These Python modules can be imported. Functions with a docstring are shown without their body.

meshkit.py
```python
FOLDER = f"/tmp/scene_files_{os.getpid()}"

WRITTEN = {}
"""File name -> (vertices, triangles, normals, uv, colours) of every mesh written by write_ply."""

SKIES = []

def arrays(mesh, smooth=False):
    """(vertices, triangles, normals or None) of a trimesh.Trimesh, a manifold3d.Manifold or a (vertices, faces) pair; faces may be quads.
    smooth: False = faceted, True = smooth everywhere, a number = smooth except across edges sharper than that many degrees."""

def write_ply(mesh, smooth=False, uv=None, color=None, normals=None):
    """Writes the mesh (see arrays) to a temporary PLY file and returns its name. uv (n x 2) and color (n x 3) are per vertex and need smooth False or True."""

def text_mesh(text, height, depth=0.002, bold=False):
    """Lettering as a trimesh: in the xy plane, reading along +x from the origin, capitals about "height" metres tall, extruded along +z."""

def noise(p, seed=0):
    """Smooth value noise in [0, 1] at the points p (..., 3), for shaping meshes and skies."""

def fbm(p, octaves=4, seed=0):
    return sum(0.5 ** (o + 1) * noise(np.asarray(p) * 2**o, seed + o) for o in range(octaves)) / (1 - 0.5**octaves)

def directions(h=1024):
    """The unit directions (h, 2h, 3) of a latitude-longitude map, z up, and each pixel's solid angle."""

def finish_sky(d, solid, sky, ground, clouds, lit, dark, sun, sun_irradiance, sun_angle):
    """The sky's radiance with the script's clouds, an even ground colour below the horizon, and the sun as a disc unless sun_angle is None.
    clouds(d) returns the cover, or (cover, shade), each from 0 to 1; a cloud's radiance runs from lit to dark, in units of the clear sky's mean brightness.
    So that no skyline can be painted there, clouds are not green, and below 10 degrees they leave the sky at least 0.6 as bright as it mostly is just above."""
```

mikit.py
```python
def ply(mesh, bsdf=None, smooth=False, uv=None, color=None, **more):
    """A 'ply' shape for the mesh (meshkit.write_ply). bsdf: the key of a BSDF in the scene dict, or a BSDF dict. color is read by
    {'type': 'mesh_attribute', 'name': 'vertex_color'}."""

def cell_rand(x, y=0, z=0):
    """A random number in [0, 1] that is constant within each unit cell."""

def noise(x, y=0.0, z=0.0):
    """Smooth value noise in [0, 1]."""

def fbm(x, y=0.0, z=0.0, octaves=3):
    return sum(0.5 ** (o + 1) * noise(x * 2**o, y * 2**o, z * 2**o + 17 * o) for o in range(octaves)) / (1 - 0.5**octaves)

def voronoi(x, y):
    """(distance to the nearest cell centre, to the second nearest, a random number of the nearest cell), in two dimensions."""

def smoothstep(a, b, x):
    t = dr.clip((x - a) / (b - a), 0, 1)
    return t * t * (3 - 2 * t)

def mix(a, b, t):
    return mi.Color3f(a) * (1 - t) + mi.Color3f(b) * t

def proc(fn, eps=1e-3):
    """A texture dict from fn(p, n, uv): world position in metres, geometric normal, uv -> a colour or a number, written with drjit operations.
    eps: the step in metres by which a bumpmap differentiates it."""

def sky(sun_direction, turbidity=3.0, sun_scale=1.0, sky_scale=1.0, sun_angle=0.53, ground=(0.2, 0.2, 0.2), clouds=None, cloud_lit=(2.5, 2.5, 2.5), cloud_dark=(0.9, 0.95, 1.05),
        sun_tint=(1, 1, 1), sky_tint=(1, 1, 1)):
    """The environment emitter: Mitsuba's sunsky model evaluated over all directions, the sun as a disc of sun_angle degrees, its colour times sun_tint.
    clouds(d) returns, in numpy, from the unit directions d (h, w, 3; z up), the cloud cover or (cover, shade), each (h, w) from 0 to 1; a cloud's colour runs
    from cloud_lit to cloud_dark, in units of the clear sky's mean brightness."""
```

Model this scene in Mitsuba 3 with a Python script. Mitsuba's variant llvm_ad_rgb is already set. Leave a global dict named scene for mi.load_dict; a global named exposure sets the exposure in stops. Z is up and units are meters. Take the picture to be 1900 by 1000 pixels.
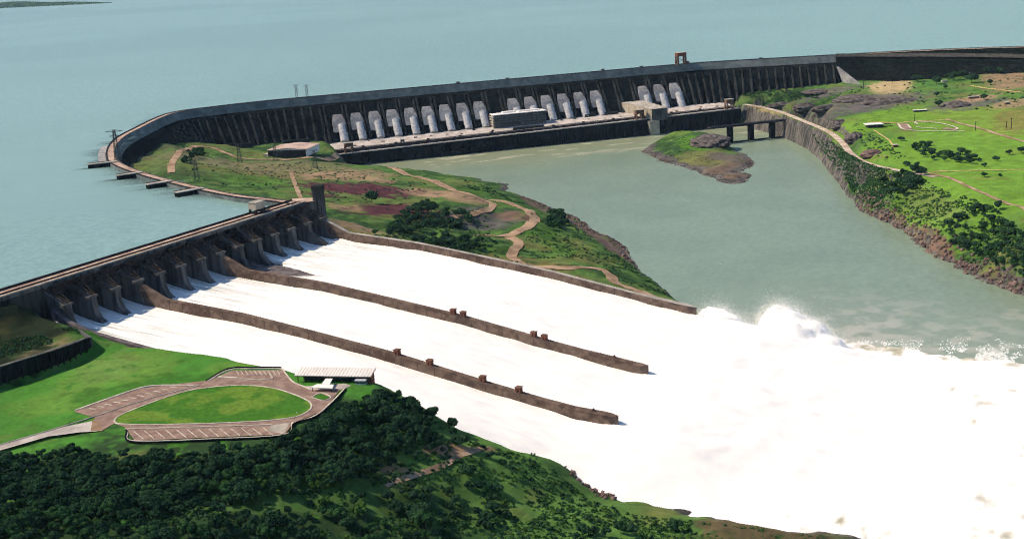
import math, random
import numpy as np
import trimesh, drjit as dr, mitsuba as mi, mikit, meshkit
from scipy.interpolate import LinearNDInterpolator
from scipy.ndimage import gaussian_filter, map_coordinates
from mikit import fbm, noise, smoothstep, mix, proc, ply

T = mi.ScalarTransform4f
random.seed(7)
rng = np.random.default_rng(7)
scene, labels = {}, {}

# ---------------------------------------------------------------- camera, sky, exposure
EYE = np.array([-701.82, -848.0, 468.42])
FWD = np.array([0.84377304, 0.47934086, -0.24141127])
RIGHT = np.array([0.48061608, -0.87503618, -0.05761828])
UP = np.array([0.23886239, 0.06740938, 0.96871086])
FOCAL = 2352.05                                             # survey camera, in units of a 1900 wide plate
scene['camera'] = {'type': 'perspective', 'fov': math.degrees(2 * math.atan(950 / FOCAL)), 'fov_axis': 'x', 'near_clip': 5.0, 'far_clip': 120000.0,
                   'to_world': T().look_at(origin=EYE.tolist(), target=(EYE + FWD).tolist(), up=UP.tolist())}
SUN = (-0.255, 0.66, 0.72)
scene['sky'] = mikit.sky(SUN, turbidity=3.0, ground=(0.12, 0.15, 0.13))
exposure = 1.8


scene['air'] = {'type': 'homogeneous', 'albedo': {'type': 'rgb', 'value': [.95, .95, .96]}, 'sigma_t': {'type': 'rgb', 'value': [6e-6, 8.5e-6, 1.25e-5]}}
scene['camera']['medium'] = {'type': 'ref', 'id': 'air'}
scene['haze'] = {'type': 'cube', 'to_world': T().translate([0, 0, 270]).scale([66000, 66000, 235]), 'bsdf': {'type': 'null'}, 'interior': {'type': 'ref', 'id': 'air'}}
labels['haze'] = {'label': 'thin pale air haze over the whole valley and lake', 'category': 'haze', 'kind': 'stuff'}


# ---------------------------------------------------------------- survey helpers: a sight line and a known level give a point of the site
def sight(x, y):
    return FWD + RIGHT * (x - 950) / FOCAL - UP * (y - 500) / FOCAL


def at(x, y, z):
    d = sight(x, y)
    return EYE + d * ((z - EYE[2]) / d[2])


AX = np.array([1217.3, 596.3])                              # axis of the powerhouse
TA = np.array([math.cos(-0.767), math.sin(-0.767)])
NA = np.array([-TA[1], TA[0]])                              # towards the reservoir


def sn(s, n, z=None):
    q = AX + s * TA + n * NA
    return q if z is None else np.array([q[0], q[1], z])


# ---------------------------------------------------------------- mesh helpers
HEX = np.array([[0, 2, 1], [0, 3, 2], [4, 5, 6], [4, 6, 7], [0, 1, 5], [0, 5, 4], [1, 2, 6], [1, 6, 5], [2, 3, 7], [2, 7, 6], [3, 0, 4], [3, 4, 7]])


def hexa(b, t):
    return np.array(list(b) + list(t), float), HEX


def box(c, size, ax=(1, 0), z0=0.0):
    """A box: c its plan centre, size (along ax, across, height), z0 its foot."""
    a = np.array(ax, float)
    a /= np.linalg.norm(a)
    b = np.array([-a[1], a[0]])
    pts = [np.array(c[:2]) + a * sx * size[0] / 2 + b * sy * size[1] / 2 for sx, sy in ((-1, -1), (1, -1), (1, 1), (-1, 1))]
    return hexa([(*q, z0) for q in pts], [(*q, z0 + size[2]) for q in pts])


def tube(p0, p1, r0, r1=None, k=6):
    p0, p1 = np.array(p0, float), np.array(p1, float)
    r1 = r0 if r1 is None else r1
    d = p1 - p0
    d /= np.linalg.norm(d)
    a = np.cross(d, [0, 0, 1] if abs(d[2]) < .9 else [1, 0, 0])
    a /= np.linalg.norm(a)
    b = np.cross(d, a)
    an = np.arange(k) * 2 * np.pi / k
    ring = np.cos(an)[:, None] * a + np.sin(an)[:, None] * b
    v = np.vstack([p0 + ring * r0, p1 + ring * r1, [p0], [p1]])
    f = []
    for i in range(k):
        j = (i + 1) % k
        f += [[i, j, k + j], [i, k + j, k + i], [j, i, 2 * k], [k + i, k + j, 2 * k + 1]]
    return v, np.array(f)


def cat(parts):
    vs, fs, o = [], [], 0
    for v, f in parts:
        vs.append(v)
        fs.append(np.asarray(f) + o)
        o += len(v)
    return np.vstack(vs), np.vstack(fs)


def loft(rings, closed=True, caps=True):
    """Rings of equally many points joined into a skin."""
    r = np.array(rings, float)
    n, k = r.shape[:2]
    f = []
    for i in range(n - 1):
        for j in range(k if closed else k - 1):
            j2 = (j + 1) % k
            a, b, c, d = i * k + j, i * k + j2, (i + 1) * k + j2, (i + 1) * k + j
            f += [[a, b, c], [a, c, d]]
    if closed and caps:
        for j in range(1, k - 1):
            f += [[0, j + 1, j], [(n - 1) * k, (n - 1) * k + j, (n - 1) * k + j + 1]]
    return r.reshape(-1, 3), np.array(f)


def prism(poly, z0, z1):
    m = trimesh.creation.extrude_polygon(Poly(poly), 1.0, engine='earcut')
    v = np.array(m.vertices)
    v[:, 2] = np.where(v[:, 2] > .5, z1, z0)
    return v, np.array(m.faces)


def Poly(p):
    from shapely.geometry import Polygon
    return Polygon([tuple(q[:2]) for q in p]).buffer(0)


def sheet(poly, z):
    v, f = trimesh.creation.triangulate_polygon(Poly(poly), engine='earcut')
    v = np.array(v)
    f = np.array(f)
    e_, g_ = v[f[:, 1]] - v[f[:, 0]], v[f[:, 2]] - v[f[:, 0]]
    c = e_[:, 0] * g_[:, 1] - e_[:, 1] * g_[:, 0]
    f[c < 0] = f[c < 0][:, ::-1]
    return np.c_[v, np.full(len(v), z)], f


def spline(pts, step):
    """Catmull-Rom through points, resampled about every step metres."""
    p = np.array(pts, float)
    e = np.vstack([2 * p[0] - p[1], p, 2 * p[-1] - p[-2]])
    out = []
    for i in range(len(p) - 1):
        a, b, c, d = e[i:i + 4]
        t = np.linspace(0, 1, 24, endpoint=False)[:, None]
        out.append(.5 * (2 * b + (c - a) * t + (2 * a - 5 * b + 4 * c - d) * t ** 2 + (3 * b - a - 3 * c + d) * t ** 3))
    out = np.vstack(out + [p[-1:]])
    L = np.r_[0, np.cumsum(np.linalg.norm(np.diff(out[:, :2], axis=0), axis=1))]
    s = np.linspace(0, L[-1], max(2, int(round(L[-1] / step)) + 1))
    return np.stack([np.interp(s, L, out[:, k]) for k in range(out.shape[1])], 1)


def frames(path):
    d = np.gradient(path[:, :2], axis=0)
    d /= np.linalg.norm(d, axis=1, keepdims=True)
    return d, np.stack([d[:, 1], -d[:, 0]], 1)              # tangent, right-hand side


def inpoly(x, y, poly):
    x, y = np.asarray(x, float), np.asarray(y, float)
    ins = np.zeros(x.shape, bool)
    p = np.array([q[:2] for q in poly], float)
    for (x0, y0), (x1, y1) in zip(p, np.roll(p, -1, axis=0)):
        c = (y0 > y) != (y1 > y)
        if y1 != y0:
            ins ^= c & (x < (x1 - x0) * (y - y0) / (y1 - y0) + x0)
    return ins


def numbered(k):
    if k not in used:
        used.add(k)
        return k
    i = 1
    while f'{k}_{i:03d}' in used:
        i += 1
    used.add(f'{k}_{i:03d}')
    return f'{k}_{i:03d}'


used = set()


def thing(name, label, category, group=None):
    k = numbered(name)
    labels[k] = {'label': label, 'category': category}
    if group:
        labels[k]['group'] = group
    return k


def part(holder, name, mesh, mat, smooth=False, kind=None, label=None):
    k = numbered(f'{holder}__{name}')
    scene[k] = ply(mesh, mat, smooth=smooth)
    if kind or label:
        labels[k] = {a: b for a, b in (('kind', kind), ('label', label)) if b}
    return k


def solo(name, mesh, mat, label, category, smooth=False, group=None, kind=None):
    k = thing(name, label, category, group)
    if kind:
        labels[k]['kind'] = kind
    scene[k] = ply(mesh, mat, smooth=smooth)
    return k


def struct(name, mesh, mat, smooth=False):
    k = numbered(name)
    scene[k] = ply(mesh, mat, smooth=smooth)
    labels[k] = {'kind': 'structure'}
    return k


# ---------------------------------------------------------------- materials
def mat(name, tex, rough=.85, spec=.0, **more):
    d = {'type': 'principled', 'base_color': proc(tex) if callable(tex) else {'type': 'rgb', 'value': list(tex)}, 'roughness': rough, 'specular': spec, **more}
    scene[name] = {'type': 'twosided', 'bsdf': d}
    return name


def streaked(c0, c1, sx=.35, sz=.03):
    def fn(p, n, uv):
        a = fbm(p.x * sx, p.y * sx, p.z * sz, octaves=3)
        b = fbm(p.x * .045, p.y * .045, p.z * .06, octaves=2)
        return mix(c0, c1, smoothstep(.3, .72, a * .6 + b * .4))
    return fn


def mottled(c0, c1, s=.2):
    def fn(p, n, uv):
        return mix(c0, c1, smoothstep(.3, .7, fbm(p.x * s, p.y * s, p.z * s, octaves=3)))
    return fn


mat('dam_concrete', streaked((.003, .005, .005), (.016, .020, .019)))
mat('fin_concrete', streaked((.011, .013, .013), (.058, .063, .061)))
mat('beam_concrete', streaked((.05, .05, .05), (.14, .14, .14)))
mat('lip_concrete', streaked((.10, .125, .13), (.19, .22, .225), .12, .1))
mat('pier_concrete', streaked((.045, .047, .05), (.15, .152, .156)))
mat('hood_concrete', streaked((.20, .20, .21), (.40, .40, .41), .35, .12))
mat('wall_concrete', streaked((.085, .06, .05), (.21, .155, .125), .25, .25))
mat('pale_concrete', mottled((.30, .28, .25), (.46, .43, .39), .15))
mat('deck_paving', mottled((.35, .315, .295), (.52, .48, .455), .12))
mat('wing_paving', mottled((.30, .21, .17), (.50, .39, .32), .1))
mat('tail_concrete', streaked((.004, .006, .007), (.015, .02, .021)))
mat('floor_concrete', mottled((.09, .08, .088), (.19, .17, .18), .2))
mat('joint_stain', (.075, .055, .045))
mat('white_steel', mottled((.38, .40, .44), (.58, .59, .62), .3), .5)
mat('dark_steel', mottled((.022, .022, .026), (.05, .045, .048), .4), .6)
mat('rust_steel', mottled((.10, .06, .045), (.2, .12, .09), .4), .7)
mat('shaded_concrete', mottled((.07, .085, .09), (.12, .14, .145), .2))  # control building slabs, darkened for the unlit front
mat('strut_steel', mottled((.04, .033, .03), (.09, .07, .06), .4))
mat('grey_steel', (.09, .10, .105), .6)
mat('hut_brick', mottled((.13, .05, .035), (.22, .095, .065), .5))
mat('cream_wall', mottled((.36, .32, .26), (.47, .42, .35), .12))
mat('roof_white', mottled((.74, .72, .70), (.87, .85, .83), .1), .6)
mat('roof_pink', mottled((.42, .31, .27), (.58, .46, .41), .1), .6)
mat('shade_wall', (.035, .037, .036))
mat('window_glass', (.02, .03, .04), .12, .6)
mat('paver_red', mottled((.21, .145, .125), (.31, .225, .19), .25))
mat('kerb_pale', mottled((.42, .38, .33), (.60, .55, .48), .3))
mat('dirt_track', mottled((.24, .165, .11), (.40, .29, .205), .09))
mat('pale_track', mottled((.34, .27, .22), (.50, .43, .37), .09))
mat('yellow_sand', mottled((.42, .31, .13), (.6, .47, .24), .2))
mat('yellow_paint', (.62, .42, .05), .5)
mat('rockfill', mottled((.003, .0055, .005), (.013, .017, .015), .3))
mat('berm_gravel', mottled((.05, .05, .048), (.09, .088, .082), .2))
mat('grey_rubble', mottled((.055, .05, .052), (.15, .135, .135), .2))
mat('pink_rock', mottled((.085, .06, .055), (.22, .155, .14), .22))


def leaf_fn(c0, c1):
    def fn(p, n, uv):
        return mix(c0, c1, smoothstep(.25, .75, .5 * noise(p.x * .11, p.y * .11, p.z * .11) + .5 * noise(p.x * .9, p.y * .9, p.z * .9)))
    return fn


mat('leaf_dark', leaf_fn((.013, .037, .021), (.042, .10, .047)), .75)
mat('leaf_mid', leaf_fn((.018, .054, .022), (.055, .135, .045)), .75)
mat('leaf_light', leaf_fn((.035, .085, .02), (.085, .17, .04)), .75)
mat('bark', (.07, .05, .035))

# ---------------------------------------------------------------- terrain: levels surveyed over the site
RIVER, POOL = 108.0, 220.0
ctrl = []


def P(z, *pix):
    for x, y in pix:
        ctrl.append(at(x, y, z))


def W(z, *xy):
    for x, y in xy:
        ctrl.append((x, y, z))


def PL(pts, step=11, bed=None):
    """A surveyed break line (px, py, level); bed: also a lower line this far (in plate units) beside it, for the river bed."""
    c_ = spline([at(*q) for q in pts], step)
    ctrl.extend(map(tuple, c_))
    if bed is not None:
        ctrl.extend((x, y, 92.0) for x, y, _ in spline([at(x + bed[0], y + bed[1], 108) for x, y, _ in pts], 16))


def S(z, *pts):
    for s, n in pts:
        ctrl.append(sn(s, n, z))


# left bank: lawn, forest slope, shelf and rock step below the dam
for px, py, z in [(235, 635, 190.5), (330, 645, 191), (440, 662, 190), (545, 692, 188.6), (690, 708, 188.2), (722, 718, 184), (780, 745, 176), (850, 790, 160), (930, 820, 147), (1000, 838, 141), (1040, 878, 129),
                  (1090, 914, 119), (1160, 945, 116), (1300, 965, 115), (1450, 985, 114), (1600, 1000, 113), (1750, 1030, 109), (900, 850, 150), (960, 855, 142), (740, 890, 160), (650, 850, 174), (500, 850, 186), (600, 1000, 160), (800, 1000, 146),
                  (1000, 1000, 130), (1000, 930, 128), (1200, 990, 117), (1300, 1000, 116), (300, 1000, 178), (0, 1000, 186), (870, 930, 140), (1450, 1015, 113), (170, 658, 187), (100, 684, 188), (0, 716, 188.5),
                  (0, 840, 187.5), (150, 840, 187.5), (330, 850, 187), (600, 800, 186), (660, 760, 186.5), (0, 930, 186), (300, 930, 181), (500, 930, 174)]:
    P(z, (px, py))
PL([(-120, 757, 187), (0, 719, 187.5), (100, 686, 187), (172, 657, 186.5)], 8)
SHELF = spline([at(*q) for q in [(-120, 757, 187), (0, 719, 187.5), (100, 686, 187), (172, 657, 186.5)]], 6)
for x, y, z in SHELF:
    W(z + 13, (x + 3, y + 7))
P(202, (150, 607), (100, 622), (0, 650), (60, 634))
W(203, (-20, -18), (-60, -34), (-110, -46), (-200, -60), (-400, -70))
W(221.5, (-34, -7), (-60, -6), (-110, -6), (-200, -6), (-420, -6))
W(206, (-14, -8))
P(188.5, (-80, 750), (-200, 850), (-200, 720))
P(186, (-250, 1000), (-300, 1100), (0, 1150))
P(150, (700, 1150), (400, 1200))
P(118, (1300, 1100), (1000, 1200))
W(195, (-60, 40), (-400, 40), (-1500, 60), (100, 60), (330, 40))
W(200, (-60, 12), (-200, 12), (-420, 12))
W(185, (-9, -60), (-9, -95), (-1500, -500), (-900, -300))
W(175, (-1500, -1500), (-700, -1500), (-900, -900))
# chute bed and plunge pool
for x in (-3, 90, 180, 270, 350):
    W(150, (x, 0), (x, -60), (x, -120))
    x += 8 if x < 0 else 0
    W(140, (x, -200))
    W(125, (x + (12 if x < 10 else 0), -300))
    W(105, (x + (36 if x < 10 else 0), -390))
    W(92, (x + (60 if x < 10 else 0), -490), (x + (60 if x < 10 else 0), -560))
W(92, (362, -458), (385, -445), (345, -474), (372, -470))
W(92, (60, -640), (60, -800), (60, -1000), (250, -700), (250, -1000), (400, -560), (520, -700), (520, -900), (100, -1600), (600, -1600))
# peninsula
for y, z in [(-30, 196), (-50, 190), (-91, 186), (-156, 176), (-220, 166), (-280, 159), (-340, 150), (-392, 143), (-425, 138)]:
    W(z - .5, (359, y))
    W(80, (350, y))
for px, py, z in [(1290, 579, 109), (1262, 560, 122), (1228, 530, 109), (1180, 490, 107), (1170, 462, 107), (1110, 432, 107), (1060, 400, 107), (1000, 378, 107), (972, 362, 108),
                  (905, 345, 138), (870, 333, 141), (800, 322, 142), (740, 313, 143), (700, 308, 141), (985, 383, 126), (1040, 405, 127), (1090, 440, 127), (1135, 475, 124), (1160, 488, 116), (1030, 425, 140), (1075, 470, 137), (1130, 505, 138), (1200, 540, 138), (1245, 565, 135),
                  (860, 365, 152), (900, 372, 151), (975, 388, 149), (992, 410, 148), (960, 432, 149), (945, 445, 149.5), (942, 470, 150), (990, 492, 148), (1060, 497, 146), (1120, 503, 143), (1150, 525, 141),
                  (640, 300, 146), (560, 300, 150), (470, 296, 150), (480, 280, 151), (420, 305, 158), (340, 282, 194), (322, 300, 202), (330, 318, 206), (345, 330, 206), (400, 300, 178), (450, 340, 190), (520, 360, 196), (450, 310, 168), (560, 335, 172), (600, 362, 182), (650, 350, 174),
                  (700, 340, 164), (700, 372, 171), (640, 405, 184), (610, 425, 190), (620, 412, 188), (700, 430, 176), (750, 400, 170), (790, 420, 164), (770, 360, 159), (820, 340, 150), (850, 395, 160), (890, 392, 156), (880, 400, 154), (905, 412, 146), (930, 405, 143), (955, 410, 142), (890, 432, 145),
                  (800, 450, 160), (850, 465, 158), (900, 470, 154), (1000, 470, 143), (1000, 520, 148), (1080, 525, 146)]:
    P(z, (px, py))
W(206, (372, 8), (380, 40), (390, 104), (430, 201))
W(204, (490, 320), (545, 430))
PL([(1290, 579, 109), (1262, 560, 109), (1228, 532, 107.5), (1180, 490, 107), (1170, 462, 107), (1110, 432, 107), (1060, 400, 107), (1000, 378, 107), (972, 364, 107)], bed=(16, -7))
PL([(985, 383, 124), (1040, 407, 125), (1090, 442, 125), (1140, 478, 124), (1200, 528, 124), (1240, 560, 126)])
PL([(905, 345, 138), (870, 333, 141), (800, 322, 142), (740, 313, 143)])
# foot of the curved and the main dam
for s, n, z in [(-323, 22, 173), (-229, 17, 159), (-181, 14, 154), (-90, 12, 152), (-40, 8, 147), (-350, -20, 182), (-340, -60, 192)]:
    S(z, (s, n))
for s in (0, 150, 300, 450, 600, 760):
    S(100, (s, -2), (s, -70))
    S(90, (s, -86), (s, -160))
    S(150, (s, 40), (s, 75))
    S(190, (s, 130))
S(146, (-26, 0), (-24, -40))
S(141, (-24, -78), (-24, -100))
for s in (-60, -150, -250):
    S(165, (s, 60))
    S(195, (s, 130))
W(190, (480, 520), (600, 660), (430, 380), (360, 260), (330, 120), (900, 1000), (600, 1500), (-200, 900))
W(195, (375, 110 - 40))
# right bank
PL([(1466, 249, 106), (1490, 258, 106), (1512, 270, 106), (1548, 310, 106), (1575, 345, 106), (1588, 370, 106), (1602, 396, 107), (1640, 412, 107), (1680, 432, 107), (1720, 466, 107), (1790, 502, 107), (1860, 532, 107), (1920, 552, 107), (2000, 590, 107)], bed=(-16, 6))
PL([(1466, 222, 141), (1502, 239, 142), (1540, 263, 143), (1560, 290, 143), (1576, 318, 137), (1590, 345, 128), (1604, 372, 120), (1640, 390, 119), (1700, 424, 119), (1745, 464, 117), (1800, 491, 117), (1860, 519, 116), (1910, 540, 116)])
PL([(1380, 192, 146), (1440, 205, 146), (1480, 222, 146), (1510, 234, 146.5), (1540, 247, 147), (1562, 264, 147), (1578, 284, 147), (1600, 300, 147), (1640, 312, 150), (1720, 327, 153), (1790, 350, 153), (1850, 385, 152), (1900, 410, 150)])
PL([(1530, 212, 160), (1558, 222, 164), (1592, 236, 165), (1612, 258, 162), (1640, 285, 157), (1690, 310, 155)])
PL([(1395, 203, 144), (1430, 213, 143), (1462, 222, 142)])
PL([(1404, 228, 107), (1440, 240, 107), (1466, 249, 107)], bed=(-12, 8))
for px, py, z in [(1466, 249, 106), (1500, 262, 106), (1512, 270, 106), (1548, 310, 106), (1575, 345, 106), (1588, 370, 106), (1602, 396, 107), (1640, 412, 107), (1680, 432, 107), (1720, 466, 107), (1790, 502, 107), (1860, 532, 107), (1920, 552, 107), (2000, 590, 107),
                  (1465, 220, 142), (1502, 238, 143), (1540, 262, 144), (1562, 290, 144), (1578, 318, 138), (1590, 345, 128), (1604, 372, 118), (1640, 385, 122), (1700, 420, 121), (1745, 462, 117), (1800, 490, 117), (1860, 518, 116), (1900, 535, 116),
                  (1655, 360, 138), (1750, 410, 137), (1850, 470, 131), (1900, 500, 128), (1600, 303, 147), (1640, 314, 150), (1720, 328, 153), (1790, 352, 153), (1850, 385, 152), (1900, 412, 150), (1800, 400, 147), (1880, 440, 140),
                  (1380, 192, 146), (1440, 205, 146), (1480, 222, 146), (1510, 234, 146.5), (1540, 246, 147), (1560, 262, 147), (1580, 283, 147), (1555, 222, 164), (1590, 235, 165), (1610, 258, 163), (1640, 285, 157), (1690, 310, 155), (1530, 212, 160),
                  (1700, 240, 165), (1800, 240, 165), (1900, 250, 165), (1700, 285, 160), (1850, 295, 159), (1900, 330, 157), (1800, 320, 156), (1650, 205, 168), (1750, 205, 168), (1800, 190, 171), (1900, 190, 172), (1450, 190, 160), (1400, 178, 163), (1500, 196, 165), (1540, 200, 166),
                  (1440, 165, 168), (1520, 160, 169), (1570, 165, 170), (1640, 155, 171), (1690, 147, 174), (1750, 139, 178), (1850, 134, 181), (1900, 135, 182), (1620, 178, 169), (1700, 175, 170), (1850, 165, 175), (1950, 140, 182), (2100, 200, 172), (2100, 450, 145), (2100, 330, 155)]:
    P(z, (px, py))
S(166, (830, 16), (900, 14))
for x, y in [(1990, -150), (2100, -300), (2120, -500), (2300, -900), (1900, 20), (1800, 170)]:
    W(180, (x, y))
W(182, (2080, -900), (2100, -1600), (1700, -1500), (1500, -2500))
W(150, (900, -1600), (1000, -1200))
W(170, (1300, -1800))
# river bed
for px, py in [(1000, 330), (850, 300), (1100, 340), (1150, 290), (1200, 380), (1300, 400), (1450, 350), (1460, 285), (1500, 430), (1300, 500), (1500, 560), (1700, 560), (1850, 620), (1420, 255), (1250, 450), (1380, 360), (1430, 310)]:
    W(90, tuple(at(px, py, RIVER)[:2]))
# river island
PL([(1186, 282, 107), (1195, 272, 107), (1232, 262, 107), (1250, 250, 107)], bed=(-10, -4))
PL([(1352, 276, 107), (1398, 290, 107), (1403, 304, 107)], bed=(8, -8))
PL([(1396, 312, 107), (1402, 324, 107), (1386, 342, 107)], bed=(16, 4))
PL([(1384, 343, 107), (1350, 344, 107), (1320, 333, 107), (1260, 311, 107), (1215, 298, 107), (1186, 282, 107)], bed=(-3, 13))
for px, py, z in [(1186, 282, 107), (1195, 272, 107), (1232, 262, 107), (1262, 246, 107), (1352, 266, 107),
                  (1240, 247, 126), (1252, 240, 129), (1268, 240, 128), (1262, 258, 119), (1280, 248, 129), (1300, 243, 131), (1325, 250, 131), (1340, 262, 124), (1296, 268, 120), (1330, 278, 119), (1355, 286, 115), (1220, 283, 111), (1260, 285, 114), (1300, 295, 117), (1350, 300, 115), (1384, 298, 114), (1350, 325, 114.5), (1310, 318, 114), (1385, 322, 113), (1370, 335, 112), (1340, 336, 111.5)]:
    P(z, (px, py))

X = np.r_[-40000, -15000, -6000, -2500, -1200, -700, np.arange(-450, 700, 3.0), np.arange(700, 2300, 6.0), 2400, 2600, 3000, 4000, 7000, 15000, 40000]
Y = np.r_[-40000, -15000, -6000, -3000, -2000, -1400, -1150, np.arange(-1000, 110, 4.0), np.arange(110, 820, 6.0), 950, 1200, 2000, 4000, 10000, 20000, 40000]
far = [(x, y, 150.0 if y < 0 else 185.0) for x, y in [(-40000, -40000), (40000, -40000), (40000, 40000), (-40000, 40000), (0, 40000), (0, -40000), (-40000, 0), (40000, 0), (-6000, -4000), (8000, -4000), (-6000, 4000), (8000, 4000), (1000, -4000)]]
c = np.array(ctrl + far)
GX, GY = np.meshgrid(X, Y, indexing='ij')
H = LinearNDInterpolator(c[:, :2], c[:, 2])(GX, GY)
H = np.where(np.isfinite(H), H, 150)
H = gaussian_filter(H, (1.6, 1.2))
LOT = 189.0


def pixpoly(z, pts):
    return [at(x, y, z)[:2] for x, y in pts]


lawn = pixpoly(LOT, [(-60, 740), (0, 718), (170, 668), (235, 642), (330, 652), (440, 668), (550, 694), (700, 712), (715, 730), (660, 770), (560, 806), (400, 836), (250, 845), (0, 850), (-100, 880)])
lotarea = pixpoly(LOT, [(120, 765), (260, 715), (400, 700), (430, 680), (540, 680), (560, 700), (700, 700), (690, 725), (640, 735), (550, 800), (520, 822), (240, 826), (180, 815)])
calm = gaussian_filter(inpoly(GX, GY, lawn).astype(float), 1.5)
for q0, q1 in zip(*(lambda c_: (c_[:-1], c_[1:]))(spline([at(x, y, 147)[:2] for x, y in [(1372, 196), (1410, 198), (1450, 208), (1485, 222), (1515, 234), (1542, 247), (1562, 264), (1576, 284), (1596, 298), (1640, 311), (1700, 320), (1730, 326)]], 10))):
    m_ = (np.abs(GX - q0[0]) < 40) & (np.abs(GY - q0[1]) < 40)
    calm[m_] = np.maximum(calm[m_], np.clip(1.6 - np.hypot(GX[m_] - q0[0], GY[m_] - q0[1]) / 16, 0, 1))
isl_ = [at(x, y, 110)[:2] for x, y in [(1180, 285), (1200, 268), (1250, 243), (1345, 255), (1402, 290), (1405, 325), (1384, 345), (1320, 336), (1250, 312)]]
calm = np.maximum(calm, .6 * gaussian_filter(inpoly(GX, GY, isl_).astype(float), 2))
flat = gaussian_filter(inpoly(GX, GY, lotarea).astype(float), 1.5)
pts = np.stack([GX, GY, GX * 0], -1)
big = (meshkit.fbm(pts / 45, 3, 3) - .5) * 7 + (meshkit.fbm(pts / 13, 2, 9) - .5) * 3.2
meadow = ((GX > 900) & (GY < 200) & (H > 150)).astype(float)
H = H + big * (1 - .92 * np.maximum(calm, flat)) * (1 - .6 * gaussian_filter(meadow, 2)) * np.clip((3000 - np.abs(GX)) / 500, 0, 1)
H = H * (1 - flat) + LOT * flat
BANK_ROAD = [(1380, 194, 146), (1410, 199, 146), (1450, 209, 146), (1485, 223, 146), (1515, 235, 146.5), (1542, 248, 147), (1562, 265, 147), (1578, 285, 147), (1600, 300, 147.5), (1640, 312, 150), (1700, 322, 153), (1735, 329, 153)]
road3 = spline([at(*q) for q in BANK_ROAD], 4)
near_, lvl = np.full(GX.shape, 99.0), np.zeros(GX.shape)
for x, y, z in road3:
    i0, i1 = np.searchsorted(X, [x - 26, x + 26])
    j0, j1 = np.searchsorted(Y, [y - 26, y + 26])
    d2 = np.hypot(GX[i0:i1, j0:j1] - x, GY[i0:i1, j0:j1] - y)
    m_ = d2 < near_[i0:i1, j0:j1]
    near_[i0:i1, j0:j1][m_] = d2[m_]
    lvl[i0:i1, j0:j1][m_] = z
wr = np.clip((17 - near_) / 8, 0, 1)
H = H * (1 - wr) + lvl * wr
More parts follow.
